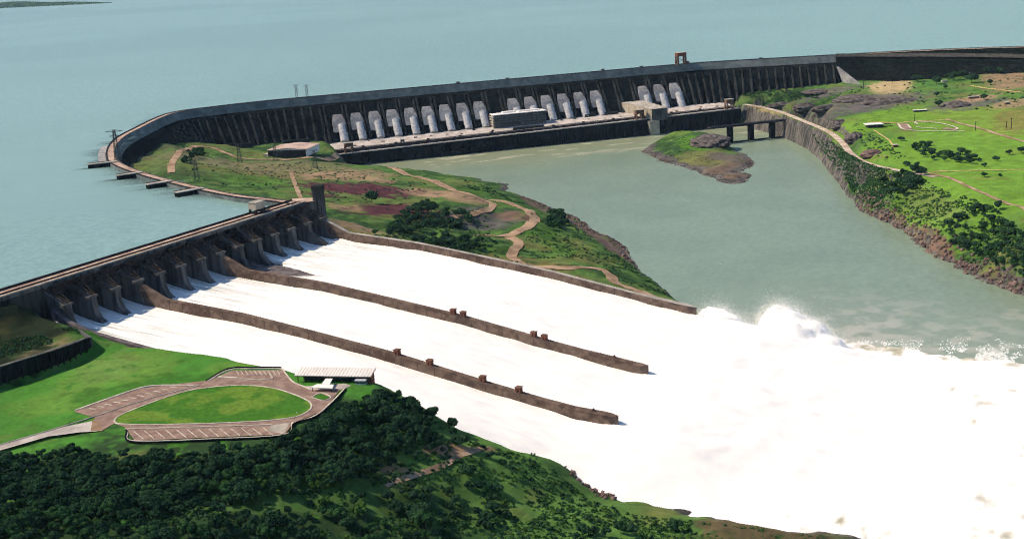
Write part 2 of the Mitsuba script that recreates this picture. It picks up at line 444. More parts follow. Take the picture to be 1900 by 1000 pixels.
gy, gx = np.gradient(H, Y, axis=1), np.gradient(H, X, axis=0)
steep = np.clip((np.hypot(gx, gy) - .75) / .5, 0, 1)                 # broken rock on the steep faces
H = H + steep * (meshkit.fbm(pts / [7, 7, 1], 2, 21) - .5) * 9
ix, iy = lambda x: np.interp(x, X, np.arange(len(X))), lambda y: np.interp(y, Y, np.arange(len(Y)))


def ground(x, y):
    x, y = np.asarray(x, float), np.asarray(y, float)
    g_ = map_coordinates(H, [np.atleast_1d(ix(x)), np.atleast_1d(iy(y))], order=1, mode='nearest')
    return g_ if x.ndim else float(g_[0])


def foot(px, py):
    """Where a sight line meets the terrain."""
    d = sight(px, py)
    k = np.arange(300, 4200, 2.0)
    q = EYE + k[:, None] * d
    below = np.nonzero(q[:, 2] <= ground(q[:, 0], q[:, 1]))[0]
    return q[below[0]] if len(below) else at(px, py, 150)


def blob(p, x, y, rx, ry, rot, warp):
    c_, s_ = math.cos(rot), math.sin(rot)
    u, v = ((p.x - x) * c_ + (p.y - y) * s_) / rx, ((p.y - y) * c_ - (p.x - x) * s_) / ry
    return smoothstep(1.25, .75, dr.sqrt(u * u + v * v) + warp)


PATCH = []


def patch(color, px0, py0, px1, py1, ratio, z, weight=.9):
    """A patch of ground cover between two surveyed ends; ratio: its width over its length."""
    a, b = at(px0, py0, z)[:2], at(px1, py1, z)[:2]
    d = b - a
    L = np.linalg.norm(d) / 2
    h = ratio * math.hypot(px1 - px0, py1 - py0) / 2
    m = np.array([(px0 + px1) / 2, (py0 + py1) / 2])
    e = at(m[0], m[1] + h, z)[:2] - at(m[0], m[1] - h, z)[:2]
    wd = abs(e[0] * d[1] - e[1] * d[0]) / (2 * L) / 2
    PATCH.append((color, *((a + b) / 2), L, max(wd, 4.0), math.atan2(d[1], d[0]), weight))


LAWN, LAWN2, MEADOW, DRY, PURPLE, PINK, GREY, SAND = (.055, .19, .024), (.13, .24, .04), (.12, .245, .03), (.17, .15, .05), (.078, .028, .036), (.31, .20, .14), (.10, .09, .095), (.36, .29, .16)
patch(LAWN, -80, 780, 640, 745, .62, 189, 1)
patch(LAWN, 100, 700, 560, 690, .22, 190, 1)
patch(LAWN, 540, 780, 715, 722, .35, 187, 1)
patch(LAWN2, 120, 700, 330, 665, .3, 190, .6)
patch(LAWN2, 20, 760, 200, 720, .25, 190, .55)
patch(LAWN2, 380, 690, 470, 672, .3, 190, .5)
patch(PINK, 130, 622, 20, 668, .16, 202, .6)

patch((.12, .085, .05), 1290, 975, 1550, 1000, .3, 113, .8)
patch((.026, .058, .022), -60, 950, 760, 860, .36, 184, .95)
patch((.12, .22, .05), 140, 690, 260, 672, .35, 190, .8)
patch((.035, .13, .014), 150, 735, 420, 700, .16, 190, .8)
patch((.012, .022, .009), -60, 600, 130, 585, .55, 210, 1)  # embankment below the deck, its shade painted into the ground colour
patch((.095, .185, .045), 780, 770, 970, 835, .36, 155, .97)
patch((.085, .185, .04), 870, 855, 1020, 850, .36, 142, .97)
patch((.30, .19, .125), 695, 908, 800, 876, .10, 155, .97)
patch((.30, .19, .125), 785, 882, 905, 835, .13, 148, .97)
patch((.085, .17, .038), 360, 980, 740, 893, .11, 165, .6)
patch((.085, .17, .038), 700, 903, 960, 850, .12, 152, .97)
patch((.085, .18, .04), 880, 985, 1250, 965, .36, 122, .97)
# peninsula
patch((.11, .13, .045), 330, 300, 560, 330, .5, 175, .6)
patch((.16, .13, .05), 440, 325, 600, 310, .4, 172, .55)
patch((.065, .15, .025), 420, 345, 560, 340, .22, 182, .8)
patch((.06, .14, .025), 600, 300, 720, 320, .35, 158, .6)
patch(PINK, 640, 310, 720, 325, .3, 158, .6)
patch((.17, .15, .09), 330, 300, 640, 312, .2, 170, .7)
patch(PINK, 560, 322, 720, 330, .16, 164, .75)
patch(PURPLE, 545, 354, 760, 348, .16, 172, 1)
patch(PURPLE, 650, 404, 795, 372, .26, 172, 1)
patch(PURPLE, 560, 369, 640, 366, .12, 180, .85)
patch(PINK, 600, 392, 680, 384, .16, 180, .6)
patch((.09, .14, .035), 610, 385, 680, 370, .3, 180, .7)
patch(PINK, 770, 350, 890, 372, .28, 156, .8)
patch(PINK, 620, 418, 720, 420, .12, 184, .6)
patch(DRY, 620, 432, 700, 440, .25, 182, .6)
patch(GREY, 850, 405, 950, 415, .45, 148, .9)
patch((.16, .10, .075), 925, 392, 975, 402, .4, 148, .7)
patch((.055, .12, .02), 780, 455, 930, 480, .35, 156, .8)
patch((.06, .14, .022), 980, 420, 1080, 470, .5, 143, .9)
patch((.06, .13, .022), 860, 345, 1000, 385, .2, 145, .8)
patch((.17, .11, .05), 905, 480, 1060, 505, .25, 150, .6)
patch((.14, .085, .055), 960, 512, 1120, 530, .2, 147, .7)
patch(PINK, 1150, 525, 1250, 568, .16, 139, .9)
patch((.13, .09, .08), 985, 378, 1175, 480, .13, 115, .95)
# right bank
patch(MEADOW, 1640, 285, 2000, 275, .42, 160, 1)
patch(MEADOW, 1750, 325, 2000, 400, .5, 154, 1)
patch(MEADOW, 1630, 262, 1760, 300, .5, 160, .9)
patch((.12, .24, .025), 1580, 215, 1730, 225, .4, 166, .9)
patch((.15, .24, .035), 1760, 228, 1950, 215, .4, 168, .8)
patch(DRY, 1840, 222, 1950, 222, .35, 168, .8)
patch((.07, .17, .035), 1530, 160, 1700, 143, .35, 174, .8)
patch((.07, .16, .03), 1800, 172, 1900, 168, .5, 174, .7)
patch(SAND, 1612, 164, 1690, 162, .35, 170, 1)
patch(GREY, 1490, 168, 1560, 172, .4, 169, .9)
patch(GREY, 1545, 184, 1690, 193, .3, 169, .95)
patch(GREY, 1755, 190, 1830, 198, .4, 170, .9)
patch((.25, .16, .11), 1820, 145, 1920, 143, .4, 180, .8)
patch(PINK, 1780, 183, 1840, 186, .3, 171, .8)
patch(PINK, 1850, 192, 1910, 195, .3, 171, .7)
patch((.33, .24, .13), 1395, 196, 1470, 214, .16, 146, .6)
patch((.16, .10, .085), 1600, 388, 1680, 425, .3, 115, .9)
patch((.17, .10, .085), 1690, 425, 1780, 490, .22, 115, .9)
patch((.09, .075, .07), 1780, 490, 1900, 540, .2, 115, .9)
patch((.11, .13, .05), 1690, 350, 1780, 400, .4, 142, .6)
# river island
PL([(1186, 282, 107), (1195, 272, 107), (1232, 262, 107), (1250, 250, 107)], bed=(-10, -4))
PL([(1352, 280, 107), (1398, 292, 107), (1402, 304, 107), (1394, 312, 107), (1400, 322, 107), (1384, 341, 107), (1350, 343, 107), (1320, 332, 107), (1260, 310, 107), (1215, 297, 107), (1186, 282, 107)], bed=(4, 14))
patch((.15, .10, .085), 1270, 322, 1400, 315, .5, 111, .9)
patch((.12, .14, .045), 1240, 290, 1340, 305, .45, 114, .8)
patch((.07, .17, .02), 1265, 262, 1310, 280, .4, 116, .9)
patch((.13, .22, .04), 1236, 238, 1275, 246, .5, 127, .8)
patch((.10, .085, .085), 1330, 290, 1400, 300, .3, 112, .8)


def ground_fn(p, n, uv):
    a, b, d = fbm(p.x / 60, p.y / 60, octaves=3), fbm(p.x / 11, p.y / 11, octaves=3), noise(p.x / 2.2, p.y / 2.2)
    c_ = mix((.028, .07, .02), (.075, .15, .034), smoothstep(.36, .64, .55 * a + .45 * b))
    c_ = mix(c_, (.13, .115, .05), smoothstep(.6, .75, a) * .35)
    warp = (b - .5) * .9 + (a - .5) * .6
    speck = smoothstep(.24, .44, .6 * fbm(p.x / 6, p.y / 6, octaves=2) + .4 * b)
    for col, x, y, rx, ry, rot, w in PATCH:
        c_ = mix(c_, col, (w if w > .95 else w * speck) * blob(p, x, y, rx, ry, rot, warp))
    c_ = mix(c_, (.15, .14, .045), smoothstep(.56, .74, .5 * fbm(p.x / 24 + 9, p.y / 24, octaves=2) + .5 * a) * .4)
    c_ *= .58 + .60 * b + .24 * d
    rock = mix((.042, .041, .042), (.135, .127, .122), smoothstep(.3, .7, .5 * b + .5 * d))
    wet = smoothstep(112.5, 110, p.z + 3 * (b - .5))
    r_ = dr.maximum(smoothstep(.68, .52, dr.abs(n.z) + (b - .5) * .25), wet)
    return mix(c_, rock, r_)


mat('ground_cover', ground_fn, .9, .1)
nx, ny = len(X), len(Y)
I, J = np.meshgrid(np.arange(nx - 1), np.arange(ny - 1), indexing='ij')
q = np.stack([I * ny + J, (I + 1) * ny + J, (I + 1) * ny + J + 1, I * ny + J + 1], -1).reshape(-1, 4)
struct('ground', (np.stack([GX, GY, H], -1).reshape(-1, 3), q), 'ground_cover')

# ---------------------------------------------------------------- water
wing = [(343, -2), (355, 50), (366, 104), (401, 201), (460, 334), (524, 448), (588, 524), (656, 590), (728, 648), (812, 700)]
wing += [tuple(sn(*q)) for q in [(-300, -12), (-221, 34), (-130, 56), (-57, 60), (89, 60), (304, 60), (537, 60), (732, 60), (820, 44), (876, 26), (960, -2), (1038, -29)]]
curve = spline(wing, 8.5)
right_crest = [tuple(sn(1038, -29)), tuple(sn(1115, -58)), tuple(sn(1192, -86)), tuple(sn(1285, -136)), tuple(sn(1368, -198)), tuple(sn(1460, -290)), tuple(sn(1560, -420)), tuple(sn(1800, -900))]
rcurve = spline(right_crest, 20)


def river_fn(p, n, uv):
    a, b = fbm(p.x / 90, p.y / 90, octaves=3), fbm(p.x / 16, p.y / 16, octaves=3)
    c_ = mix((.17, .235, .17), (.19, .26, .188), smoothstep(.2, .8, a)) * (.92 + .16 * noise(p.x / 4, p.y / 4))
    s = (p.x - AX[0]) * TA[0] + (p.y - AX[1]) * TA[1]
    t = (p.x - AX[0]) * NA[0] + (p.y - AX[1]) * NA[1]
    tail = smoothstep(-330, -110, t + 120 * (a - .5)) * smoothstep(-40, 40, s)
    c_ = mix(c_, (.25, .27, .17), .6 * tail)
    streak = smoothstep(.60, .74, fbm(s / 45, t / 14, octaves=3)) * tail
    c_ = mix(c_, (.48, .48, .36), .65 * streak)
    edge = smoothstep(640, 380, p.x + 160 * (a - .5)) * smoothstep(-380, -560, p.y)
    c_ = mix(c_, (.42, .42, .36), edge * (.25 + .6 * smoothstep(.45, .7, b)))
    return c_


def pool_fn(p, n, uv):
    a = fbm(p.x / 900, p.y / 900, octaves=3)
    b = noise(p.x / 4, p.y / 4)
    return mix((.175, .295, .275), (.195, .325, .305), smoothstep(.3, .7, a)) * (.88 + .24 * b)


def ripple(p, n, uv):
    return .5 * noise(p.x / 5, p.y / 5) + .9 * noise(p.x / 14 + 3, p.y / 11) + .25 * noise(p.x / 2, p.y / 2)


def water(name, fn, rough=.28, spec=.5, bump=.7):
    scene[name] = {'type': 'twosided', 'bsdf': {'type': 'bumpmap', 'arbitrary': proc(ripple, .4), 'scale': bump, 'bsdf': {'type': 'principled', 'base_color': proc(fn), 'roughness': rough, 'specular': spec}}}


water('river_water', river_fn)
water('pool_water', pool_fn)
struct('river', sheet([(-600, -3000), (1400, -3000), (1500, -900), (1760, -250), (1780, -50), tuple(sn(780, -81)), tuple(sn(-40, -60)), (1150, 520), (900, 250), (300, -440), (340, -500), (-100, -560), (-500, -1200)], RIVER), 'river_water')
axis = curve + frames(curve)[1] * -4 * 1.0
pool = [(-60000, 8), (-2000, 8), (330, 8)] + [tuple(q) for q in axis] + [tuple(q) for q in rcurve[2:]] + [(2800, -4000), (60000, -9000), (60000, 60000), (-60000, 60000)]
struct('reservoir', sheet(pool, POOL), 'pool_water')

def foam_fn(p, n, uv):
    w = mix((.88, .89, .90), (.95, .95, .95), smoothstep(.3, .6, fbm(p.x / 9, p.y / 9, p.z / 9)))
    churn = smoothstep(107.2, 109.6, p.z + 4.4 * (fbm(p.x / 14, p.y / 8, octaves=3) - .5))         # thin foam at the waterline lets the brown river through
    return mix((.40, .385, .30), w, churn)


mat('white_foam', foam_fn, .95)
mat('spray_drops', (.95, .95, .95), .95)


def jet_fn(p, n, uv):
    """Water leaves the gates glassy green and turns white; darker veins run down from the piers."""
    v = fbm(p.x / 1.3, p.y / 45, octaves=3)
    near = smoothstep(-160, -25, p.y + 60 * (v - .5))
    vein = smoothstep(.48, .72, v) * near
    return mix(mix((.88, .89, .90), (.95, .95, .95), smoothstep(.25, .6, fbm(p.x / 5, p.y / 16))), (.40, .42, .36), .85 * vein)


mat('jet_water', jet_fn, .7, .2)
BAY = 27.0
ytop = np.array([24, 0, -24, -55, -100, -142, -200, -290, -380, -450, -490, -520.0])
ztop = np.array([216, 214, 206, 193, 190, 187, 180, 168.5, 153, 142, 139.5, 138.0])
ywat = np.array([12, 0, -10, -32, -78, -140, -200, -290, -380, -450, -490, -530.0])
zwat = np.array([197, 193, 190, 186, 183.2, 179.5, 173.2, 161.5, 146.2, 136, 134, 133.0])
wall_top = lambda y: np.interp(-y, -ytop, ztop)
wat_top = lambda y: np.interp(-y, -ywat, zwat)


def spread(x, y):
    """The lowest chute fans out and falls away along the left bank below the wall."""
    return 21 * np.clip((62 - x) / 62, 0, 1) ** .8 * np.clip((-y - 370) / 118, 0, 1) ** 1.4


YX, YE = [0, 81, 189, 351, 380], [488, 486, 466, 444, 444]


def chute_water(x0, x1, yend, dry=None):
    xs = np.arange(x0, x1 + .01, 1.5)
    ys = np.r_[np.arange(4, -160, -2.0), np.arange(-160, -yend - 1, -3.0)]
    gx_, gy_ = np.meshgrid(xs, ys, indexing='ij')
    p3 = np.stack([gx_ / 3, gy_ / 18, gx_ * 0], -1)
    grow = np.clip(-gy_ / 130, .12, 1)
    z = wat_top(gy_) + (meshkit.fbm(p3, 3, 4) - .5) * 1.7 * grow + (meshkit.fbm(p3 / [4, 2, 1], 2, 14) - .5) * 1.4 * grow
    bay = np.abs((gx_ / BAY) % 1 - .5) * 2                               # 1 at a pier
    z += (np.clip(1 - bay, 0, 1) * .9 - .3) * np.clip(1 + gy_ / 90, 0, 1)
    wake = np.clip(1 - np.abs(gy_ + 46) / 16, 0, 1) * np.clip((bay - .75) / .25, 0, 1)
    z += 1.5 * wake
    if dry is not None:
        a, b, tip = dry
        t = np.clip((gy_ + 8) / (tip[1] + 8), 0, 1)
        lo, hi = a + (tip[0] - a) * t ** 1.3, b + (tip[0] - b) * t ** .8
        inside = np.minimum(gx_ - lo, hi - gx_) + (meshkit.noise(p3 * 2, 8) - .5) * 3
        z -= np.where(gy_ > tip[1] - 6, np.clip(inside, 0, 3) * 1.6, 0)
    z -= spread(gx_, gy_)
    ye = np.interp(gx_, YX, YE)
    dd = np.clip(-gy_ - ye, 0, None)
    base = 109.5 + (wat_top(-ye) - spread(gx_, -ye) - 109.5) * np.exp(-(dd / np.interp(gx_, [0, 90], [34, 125])) ** 2)
    z = np.where(dd > 0, z + (base - .16 * dd - z) * np.clip(dd / 6, 0, 1), z)
    n0, n1 = gx_.shape
    I_, J_ = np.meshgrid(np.arange(n0 - 1), np.arange(n1 - 1), indexing='ij')
    f = np.stack([I_ * n1 + J_, I_ * n1 + J_ + 1, (I_ + 1) * n1 + J_ + 1, (I_ + 1) * n1 + J_], -1).reshape(-1, 4)
    return np.stack([gx_, gy_, z], -1).reshape(-1, 3), f


struct('white_water', chute_water(-3.5, 81, 500), 'jet_water', True)
struct('white_water', chute_water(81, 189, 498), 'jet_water', True)
struct('white_water', chute_water(189, 351, 480, (190, 262, (232, -118))), 'jet_water', True)

# plunge pool: foam from the bank to the ragged edge in the river, with bursts of spray
FOAM_EDGE = [(395, -425), (404, -450), (398, -478), (420, -500), (432, -525), (416, -560), (412, -600), (404, -640), (412, -690), (402, -730), (420, -800), (440, -900), (480, -1050), (560, -1300)]
bursts = [(383, -446, 21, 27), (366, -462, 20, 27), (352, -485, 14, 22), (408, -500, 23, 24), (398, -516, 20, 22), (392, -538, 14, 18), (374, -520, 16, 26), (372, -556, 7, 18)]
fx, fy = np.meshgrid(np.arange(-70, 470, 3.0), np.arange(-436, -1120, -4.0), indexing='ij')
right = np.interp(-fy, [-q[1] for q in FOAM_EDGE], [q[0] for q in FOAM_EDGE])
p3 = np.stack([fx, fy, fx * 0], -1)
rag = (meshkit.fbm(p3 / 22, 4, 5) - .5) * 46 * np.clip((-fy - 560) / 120, .05, 1)
edge = np.clip((right + rag - fx) / np.interp(-fy, [440, 560, 640, 800], [12, 18, 45, 80]), 0, 1)
yend = np.interp(fx, YX, YE)
d_ = np.clip(-fy - yend, 0, None)
fz = 109.5 + (wat_top(-yend) - spread(fx, -yend) - 109.5) * np.exp(-(d_ / np.interp(fx, [0, 90], [34, 125])) ** 2) * np.clip((378 - fx) / 25, 0, 1)
fz += ((meshkit.fbm(p3 / 34, 3, 6) - .4) * 4.5 + (meshkit.fbm(p3 / 9, 2, 7) - .5) * 1.6) * np.clip(d_ / 40, 0, 1)
for x, y, h, r in bursts:
    rr = np.hypot(fx - x, fy - y) / r + (meshkit.fbm(p3 / 7, 3, 31) - .5) * .55
    fz = np.maximum(fz, 108.5 + (h + 6) * np.sqrt(np.clip(1 - rr ** 2, 0, 1)) + (meshkit.fbm(p3 / 5, 2, 33) - .5) * 2 * (rr < 1))
fz = 106.8 + (fz - 106.8) * edge ** .6
fz = np.where((d_ <= 0) & (fx < 352), wat_top(fy) - .6 - spread(fx, fy), fz)
n0, n1 = fx.shape
I_, J_ = np.meshgrid(np.arange(n0 - 1), np.arange(n1 - 1), indexing='ij')
q = np.stack([I_ * n1 + J_, I_ * n1 + J_ + 1, (I_ + 1) * n1 + J_ + 1, (I_ + 1) * n1 + J_], -1).reshape(-1, 4)
fz = np.where(fx < np.interp(-fy, [480, 520, 580, 1100], [-4, -14, -45, -75]), 100, fz)
keep = (edge.ravel()[q].max(1) > 0)
struct('foam', (np.stack([fx, fy, fz], -1).reshape(-1, 3), q[keep]), 'white_foam', True)

TET = np.array([[1, 1, 1], [1, -1, -1], [-1, 1, -1], [-1, -1, 1]]) / 1.73
TETF = np.array([[0, 1, 2], [0, 3, 1], [0, 2, 3], [1, 3, 2]])


def crumbs(pos, size):
    pos, size = np.array(pos), np.array(size)
    v = pos[:, None] + TET[None] * size[:, None, None] * rng.uniform(.6, 1.3, (len(pos), 4, 1))
    return v.reshape(-1, 3), (np.arange(len(pos))[:, None, None] * 4 + TETF).reshape(-1, 3)


drops, sizes = [], []
for x, y, h, r in bursts:
    m = int(560 * r)
    u = rng.normal(0, 1, (m, 3))
    u /= np.linalg.norm(u, axis=1, keepdims=True)
    u[:, 2] = abs(u[:, 2])
    k = 1 + rng.exponential(.17, (m, 1)) - .06
    drops.append(np.array([x, y, 108.5]) + u * k * [r * .95, r * .95, h + 6])
    sizes.append(rng.uniform(.07, .26, m))
drops, sizes = np.vstack(drops), np.concatenate(sizes)
solo('spray', crumbs(drops, sizes), 'spray_drops', 'white spray flung up where the chutes hit the river', 'spray', kind='stuff')
m = 24000                                                              # flat scraps of foam drifting off the edge
yy = rng.uniform(-1100, -560, m)
xx = np.interp(-yy, [-q[1] for q in FOAM_EDGE], [q[0] for q in FOAM_EDGE]) + np.abs(rng.normal(0, 1, m)) * 26 * np.clip((-yy - 520) / 150, .2, 1.6) - 26
ok = meshkit.fbm(np.c_[xx / 20, yy / 12, xx * 0], 3, 41) > .5
xx, yy = xx[ok], yy[ok]
flakes = []
for x, y in zip(xx, yy):
    r, a0 = rng.uniform(.15, .8), rng.uniform(0, 6)
    an = a0 + np.arange(6) * 2 * np.pi / 6
    rr = r * rng.uniform(.4, 1.2, 6)
    ring = np.c_[x + 1.8 * rr * np.cos(an), y + .9 * rr * np.sin(an), np.full(6, RIVER + .05)]
    flakes.append((np.vstack([ring, [[x, y, RIVER + .45]]]), np.array([[i, (i + 1) % 6, 6] for i in range(6)])))
solo('foam_scraps', cat(flakes), 'spray_drops', 'scraps of white foam drifting off the plunge pool into the green river', 'foam', kind='stuff')

# ---------------------------------------------------------------- far wooded headland across the reservoir
a_, b_ = at(-500, 38, POOL)[:2], at(208, 6, POOL)[:2]
hl = []
for t in np.linspace(0, 1, 60):
    c0 = a_ + (b_ - a_) * t
    w = 420 * math.sin(math.pi * min(1, (1 - t) * 1.1 + .02)) * .9 + 60
    dd = np.array([c0[0] - EYE[0], c0[1] - EYE[1]])
    dd /= np.linalg.norm(dd)
    hgt = (44 + 18 * meshkit.noise(np.array([t * 14, 0, 0]))) * min(1, (1 - t) * 5 + .1)
    hl.append([(*(c0 + dd * o * w), POOL - 2 + hgt * k) for o, k in ((-.5, 0), (-.42, .5), (-.2, .8), (.3, 1), (1.4, .9), (2.4, 0))])
mat('far_woods', mottled((.02, .045, .03), (.05, .085, .045), .02), .9)
struct('hills', loft(hl, closed=False), 'far_woods')

# ---------------------------------------------------------------- spillway
sp = thing('spillway', 'concrete spillway of gated bays pouring white water into three chutes', 'spillway')
deck = lambda y0, y1, z0, z1, m, name, x0=-420, x1=350: part(sp, name, hexa([(x0, y0, z0), (x1, y0, z0), (x1, y1, z0), (x0, y1, z0)], [(x0, y0, z1), (x1, y0, z1), (x1, y1, z1), (x0, y1, z1)]), m)
deck(-3, 17, 221.5, 224.6, 'pier_concrete', 'deck')
deck(8, 14.6, 224.6, 224.75, 'wing_paving', 'road_surface')
deck(-2.4, 3.4, 224.6, 224.75, 'wing_paving', 'walkway')
deck(-3.3, -2.6, 224.6, 225.7, 'pale_concrete', 'parapet')
deck(15.4, 16.9, 224.6, 226.4, 'dark_steel', 'parapet')
deck(4.3, 4.9, 224.6, 225.2, 'dark_steel', 'crane_rail')
deck(6.6, 7.2, 224.6, 225.2, 'dark_steel', 'crane_rail')
deck(15.6, 17.0, 150, 221.5, 'pier_concrete', 'upstream_wall', x0=-420)
part(sp, 'side_wall', hexa([(-420, -2.8, 195), (-3, -2.8, 195), (-3, 15, 195), (-420, 15, 195)], [(-420, -2.8, 221.5), (-3, -2.8, 221.5), (-3, 15, 221.5), (-420, 15, 221.5)]), 'fin_concrete')
PROFILE = [(15, 160), (15, 221.5), (-.5, 221.5), (-1.5, 217), (-21, 208.2), (-26, 208), (-27.5, 196), (-31, 189.5), (-37, 185.5), (-37, 160)]
for i in range(14):
    x = i * BAY
    w = 3.0 if i in (3, 7, 12, 13) else 2.9
    ring = lambda xx: [(xx, y, z) for y, z in PROFILE]
    k = part(sp, 'pier', loft([ring(x - w), ring(x + w)]), 'pier_concrete')
    part(k, 'trunnion_beam', box((x, -23.6), (12.5, 3.0, 2.0), z0=206.6), 'beam_concrete')
    part(k, 'rail', cat([tube((x + o, -1.5, 219.5), (x + o, -23, 209.8), .45) for o in (-1.5, 1.5)] + [tube((x + o, -12, 214), (x + o, -12, 210), .3) for o in (-1.5, 1.5)]), 'strut_steel')
for i in range(13):
    x0, x1 = i * BAY + 2.7, (i + 1) * BAY - 2.7
    shut = i in (7, 8)
    ang = np.radians(np.linspace(150, 193, 9) if shut else np.linspace(128, 168, 9))
    c0, r0 = np.array([-23.6, 207.6]), 24.0
    arc = [(c0[0] - r0 * math.cos(a) * 1.0, c0[1] + r0 * math.sin(a) * (.8)) for a in ang]
    ring = [[(xx, y, z) for y, z in arc] + [(xx, y - .7, z) for y, z in arc[::-1]] for xx in (x0, x1)]
    k = part(sp, 'radial_gate', loft(ring), 'dark_steel')
    for xx in (x0 + 2.5, x1 - 2.5):
        for a in (ang[2], ang[6]):
            part(k, 'arm', tube((xx, c0[0], c0[1]), (xx, c0[0] - r0 * math.cos(a), c0[1] + r0 * math.sin(a) * .8), .55), 'strut_steel')
for x0, x1, ye in ((-4, 81, 486), (81.003, 189, 474), (189.003, 351, 450)):
    yy = np.r_[12, 0, -10, -32, -55, -78, -110, -140, -200, -290, -380, -440, -ye]
    part(sp, 'chute_floor', loft([[(xx, y, wat_top(y) - 2.2 - 1.25 * spread(xx, y)) for y in yy] for xx in np.linspace(x0, x1, 13)], closed=False), 'floor_concrete')
ys = np.array([-14, -30, -52, -75, -100, -130, -160.0])
zt = np.interp(-ys, [14, 36, 52, 93, 160], [205, 192.5, 190, 184.6, 177])
part(sp, 'wing_wall', loft([[(-8.5, y, 140), (-3.8, y, 140), (-3.8, y, z), (-8.5, y, z)] for y, z in zip(ys, zt)]), 'floor_concrete', label='sloping grey side wall beside the lowest gate')


def divider(x, y0, yend, w, label, extra=None):
    k = thing('divider_wall', label, 'wall', 'walls between the spillway chutes' if extra is None else None)
    ys = np.r_[np.arange(y0, -yend + 14, -4.0), -yend + 12, -yend + 6, -yend + 1.5, -yend]
    ws = np.where(ys < -yend + 60, w * (1 + .55 * np.clip((-ys - yend + 60) / 30, 0, 1)), w)
    ws = np.where(ys < -yend + 11, ws * np.interp(ys, [-yend, -yend + 1.5, -yend + 6, -yend + 11], [.06, .3, .8, 1]), ws)
    zz = wall_top(ys) + np.where(ys < -yend + 60, .8 * np.clip((-ys - yend + 60) / 50, 0, 1), 0)
    part(k, 'body', loft([[(x - b, y, z - 34), (x + b, y, z - 34), (x + b, y, z), (x - b, y, z)] for y, z, b in zip(ys, zz, ws)]), 'wall_concrete')
    part(k, 'coping', loft([[(x - b - .25, y, z + .02), (x + b + .25, y, z + .02), (x + b + .25, y, z + .4), (x - b - .25, y, z + .4)] for y, z, b in zip(ys, zz, ws)]), 'pale_concrete' if extra else 'wall_concrete')
    joints = []
    for j, y in enumerate(np.arange(-60, -yend + 30, -15.0)):
        for s in (-1, 1):
            joints.append(box((x + s * (w + .06), y), (.2, .3, 14), z0=wall_top(y) - 14.2))
    part(k, 'joint', cat(joints), 'joint_stain', kind='stuff')
    return k


divider(81, -24, 484, 2.3, 'long brown concrete chute divider wall, the nearer of the two to the camera')
divider(189, -24, 462, 2.3, 'long brown concrete chute divider wall, the farther one in midstream')
divider(352.5, -22, 441, 2.0, 'brown concrete chute wall retaining the grassy peninsula on its far side', extra=True)
k = thing('pier_nose', 'short stub wall running down from the second last spillway pier', 'wall')
ys = np.array([-26, -32, -40, -46.0])
part(k, 'body', loft([[(324 - 2.6, y, 165), (324 + 2.6, y, 165), (324 + 2.6, y, z), (324 - 2.6, y, z)] for y, z in zip(ys, (199.5, 196, 191, 187.5))]), 'pier_concrete')

for x, y, lab in [(81, -295, 'first reddish hut from the gates on the nearer divider wall'), (81, -325, 'second reddish hut from the gates on the nearer divider wall'), (81, -372, 'third reddish hut from the gates on the nearer divider wall'), (81, -403, 'reddish hut nearest the tip of the nearer divider wall'),
                  (189, -281, 'first reddish hut from the gates on the farther divider wall'), (189, -291, 'second reddish hut from the gates on the farther divider wall'), (189, -359, 'third reddish hut from the gates on the farther divider wall'), (189, -369, 'reddish hut nearest the tip of the farther divider wall')]:
    k = thing('hut', lab, 'hut', 'small huts on the chute divider walls')
    z = float(wall_top(y)) + .4
    part(k, 'wall', box((x, y), (4.2, 4.2, 4.6), z0=z - 1), 'hut_brick')
    part(k, 'roof', box((x, y), (4.9, 4.9, .5), z0=z + 3.6), 'rust_steel')
    part(k, 'door', box((x - 2.13, y), (.12, 1.3, 2.2), z0=z + .1), 'dark_steel')
for x, y, lab in [(81.6, -464, 'low rusty winch near the tip of the nearer divider wall'), (189.5, -432, 'low rusty winch near the tip of the farther divider wall')]:
    k = thing('winch', lab, 'winch')
    z = float(wall_top(y)) + 1.2
    part(k, 'frame', box((x, y), (1.6, 2.2, 1.0), z0=z), 'rust_steel')
    part(k, 'drum', tube((x - .9, y, z + 1.3), (x + .9, y, z + 1.3), .6, k=8), 'dark_steel')


def portal_crane(label, c_, ax_, w, d, h, z0, house=.45, group=None, leg='rust_steel', top='grey_steel', name='gantry_crane', roofm='pale_concrete'):
    k = thing(name, label, 'crane', group)
    a = np.array(ax_, float) / np.linalg.norm(ax_)
    b = np.array([-a[1], a[0]])
    c2 = np.array(c_[:2])
    hl_ = h * (1 - house)
    for sx in (-1, 1):
        for sy in (-1, 1):
            part(k, 'leg', box(c2 + a * sx * (w / 2 - w * .09) + b * sy * (d / 2 - d * .1), (w * .16, d * .18, hl_), a, z0), leg)
        part(k, 'sill_beam', box(c2 + a * sx * (w / 2 - w * .09), (w * .2, d * .6, h * .07), a, z0 + .3), leg)
    part(k, 'machine_house', box(c2, (w * .96, d * .96, h * house - .6), a, z0 + hl_), top)
    part(k, 'roof', box(c2, (w * 1.04, d * 1.04, .6), a, z0 + h - .6), roofm)
    return k


k = portal_crane('boxy gantry crane with pale roof standing on the spillway deck', (288, 11.5), (1, 0), 15, 10, 12, 224.8, .62, top='cream_wall', leg='dark_steel')
part(k, 'trolley_frame', cat([tube((280, 6.5, 225.4), (296, 6.5, 225.4), .5), tube((280, 4.5, 225.4), (299, 4.5, 226.8), .5)]), 'dark_steel')
